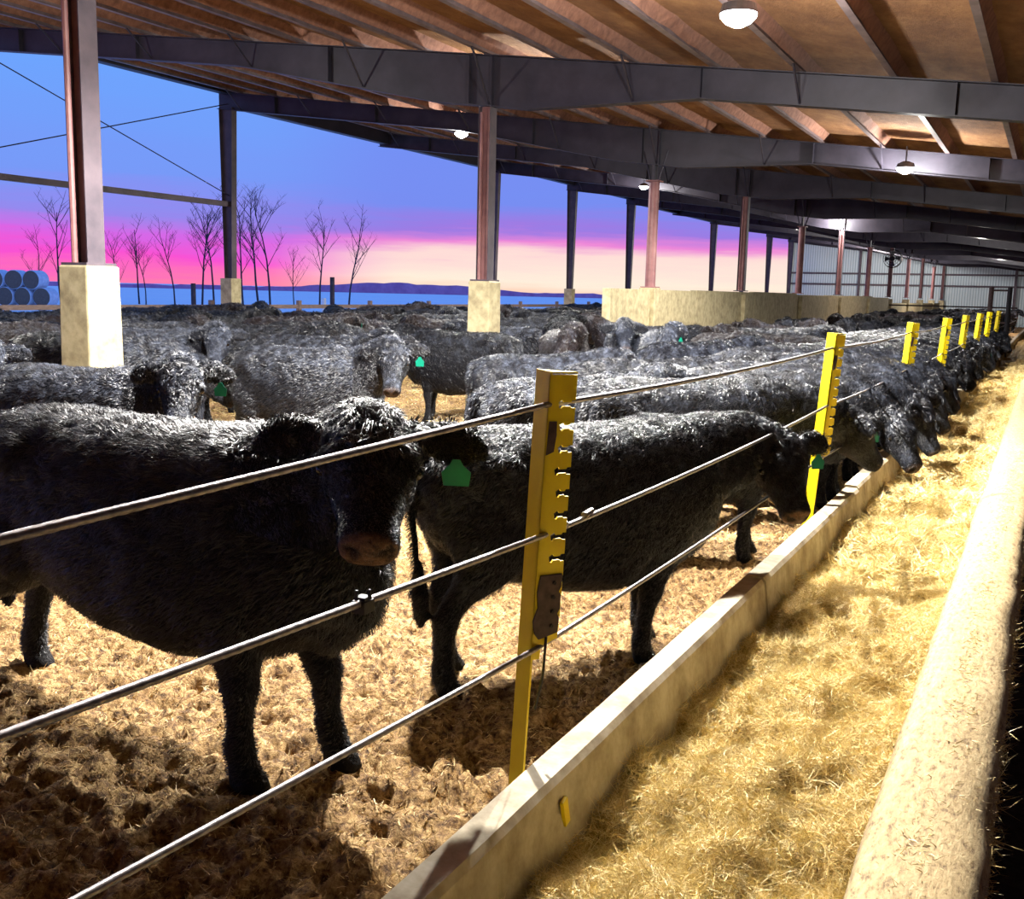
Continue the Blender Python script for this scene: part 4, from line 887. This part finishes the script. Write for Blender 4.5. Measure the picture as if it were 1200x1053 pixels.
for (x, y, h, s, px, z) in sorted(herd, key=lambda t: t[5]):
    lm = [b for a, b in LM if a <= max(px, 0)][-1]; k = cnt.get(lm, 0); cnt[lm] = k+1
    lod = 1 if z < 9.5 else (2 if z < 19 else 3)
    view = math.degrees(math.atan2(-y, -x)); rel = (h-view) % 360
    side = 'facing the viewer' if rel < 45 or rel > 315 else ('turned away' if 135 < rel < 225 else ('facing right' if rel < 180 else 'facing left'))
    c = hr_.choice(['black', 'sooty', 'sooty', 'sheened', 'sheened', 'brown', 'grey'] if lod < 3 else ['black', 'sooty', 'sheened', 'brown'])
    pose = hr_.choice(['stand', 'low', 'left', 'right', 'stand', 'D'] if lod < 3 else ['stand', 'low', 'left', 'right'])
    cw = {'black': 'black', 'sooty': 'sooty black', 'sheened': 'sheen-backed dark', 'brown': 'brownish black', 'grey': 'grey'}[c]
    PLACED.append((x, y, math.radians(h), s))
    cow(x, y, h, pose, lod, c, '%s cow %s, %s back %s' % (cw, side, nth[min(k, 21)], lm), tagside=hr_.choice([None, None, 1, -1]) if lod < 3 else None, s=s, yel=False)
for m_ in COATS.values():
    pass
# ------------------------------------------------------------------ sky
w = bpy.data.worlds.new('sky'); bpy.context.scene.world = w; w.use_nodes = True
N = w.node_tree.nodes; Lk = w.node_tree.links; N.clear()
tc = N.new('ShaderNodeTexCoord'); sp = N.new('ShaderNodeSeparateXYZ'); Lk.new(tc.outputs['Generated'], sp.inputs[0])
mp = N.new('ShaderNodeMapping'); mp.inputs['Scale'].default_value = (1, 1, 13); Lk.new(tc.outputs['Generated'], mp.inputs['Vector'])
nz = N.new('ShaderNodeTexNoise'); nz.inputs['Scale'].default_value = 3.2; nz.inputs['Detail'].default_value = 7; nz.inputs['Roughness'].default_value = .6; Lk.new(mp.outputs[0], nz.inputs['Vector'])
def mth(op, a, b=None, c=None):
    n = N.new('ShaderNodeMath'); n.operation = op
    for i, v in enumerate((a, b, c)):
        if v is None: continue
        if isinstance(v, (int, float)): n.inputs[i].default_value = v
        else: Lk.new(v, n.inputs[i])
    return n.outputs[0]
el = mth('ADD', sp.outputs['Z'], mth('MULTIPLY', mth('SUBTRACT', nz.outputs['Fac'], .5), .05))
def ramp(stops):
    r = N.new('ShaderNodeValToRGB'); e = r.color_ramp.elements
    while len(e) < len(stops): e.new(.5)
    for i, (p, c) in enumerate(stops): e[i].position = p; e[i].color = c
    Lk.new(mth('MULTIPLY', el, 2.5), r.inputs['Fac']); return r.outputs['Color']
# away from the sun: blue over magenta; toward the sun: violet over peach white
ra = ramp([(0, lin(255, 128, 172)), (.03, lin(255, 108, 192)), (.06, lin(250, 82, 212)), (.10, lin(214, 104, 232)), (.15, lin(152, 136, 238)), (.24, lin(120, 154, 248)), (.5, lin(108, 166, 255)), (1, lin(100, 158, 246))])
rb = ramp([(0, lin(255, 216, 192)), (.03, lin(255, 240, 220)), (.08, lin(255, 220, 216)), (.11, lin(238, 136, 216)), (.145, lin(158, 124, 228)), (.2, lin(120, 142, 242)), (.6, lin(108, 150, 250)), (1, lin(96, 144, 240))])
# azimuth of the glow
az = mth('ARCTAN2', mth('MULTIPLY', sp.outputs['X'], -1), sp.outputs['Y'])
mr = N.new('ShaderNodeMapRange'); mr.interpolation_type = 'SMOOTHSTEP'; mr.inputs['From Min'].default_value = math.radians(42); mr.inputs['From Max'].default_value = math.radians(33); Lk.new(az, mr.inputs['Value'])
mx = N.new('ShaderNodeMix'); mx.data_type = 'RGBA'; Lk.new(mr.outputs[0], mx.inputs[0]); Lk.new(ra, mx.inputs[6]); Lk.new(rb, mx.inputs[7])
bg = N.new('ShaderNodeBackground'); bg.inputs['Strength'].default_value = 1.0; out = N.new('ShaderNodeOutputWorld')
Lk.new(mx.outputs[2], bg.inputs['Color']); Lk.new(bg.outputs[0], out.inputs['Surface'])
# ------------------------------------------------------------------ camera
cd = bpy.data.cameras.new('camera'); cam = bpy.data.objects.new('camera', cd); COL.objects.link(cam)
cd.sensor_fit = 'HORIZONTAL'; cd.sensor_width = 36; cd.lens = 36*CF/1200; cd.clip_end = 4000
mt = Matrix((crt, cup, -cfw)).transposed().to_4x4(); mt.translation = (0, 0, CHT); cam.matrix_world = mt
sc = bpy.context.scene; sc.camera = cam
sc.cycles.diffuse_bounces = 2; sc.cycles.max_bounces = 6
sc.view_settings.view_transform = 'Standard'; sc.view_settings.look = 'None'; sc.view_settings.exposure = 0; sc.view_settings.gamma = 1; sc.view_settings.use_curve_mapping = False
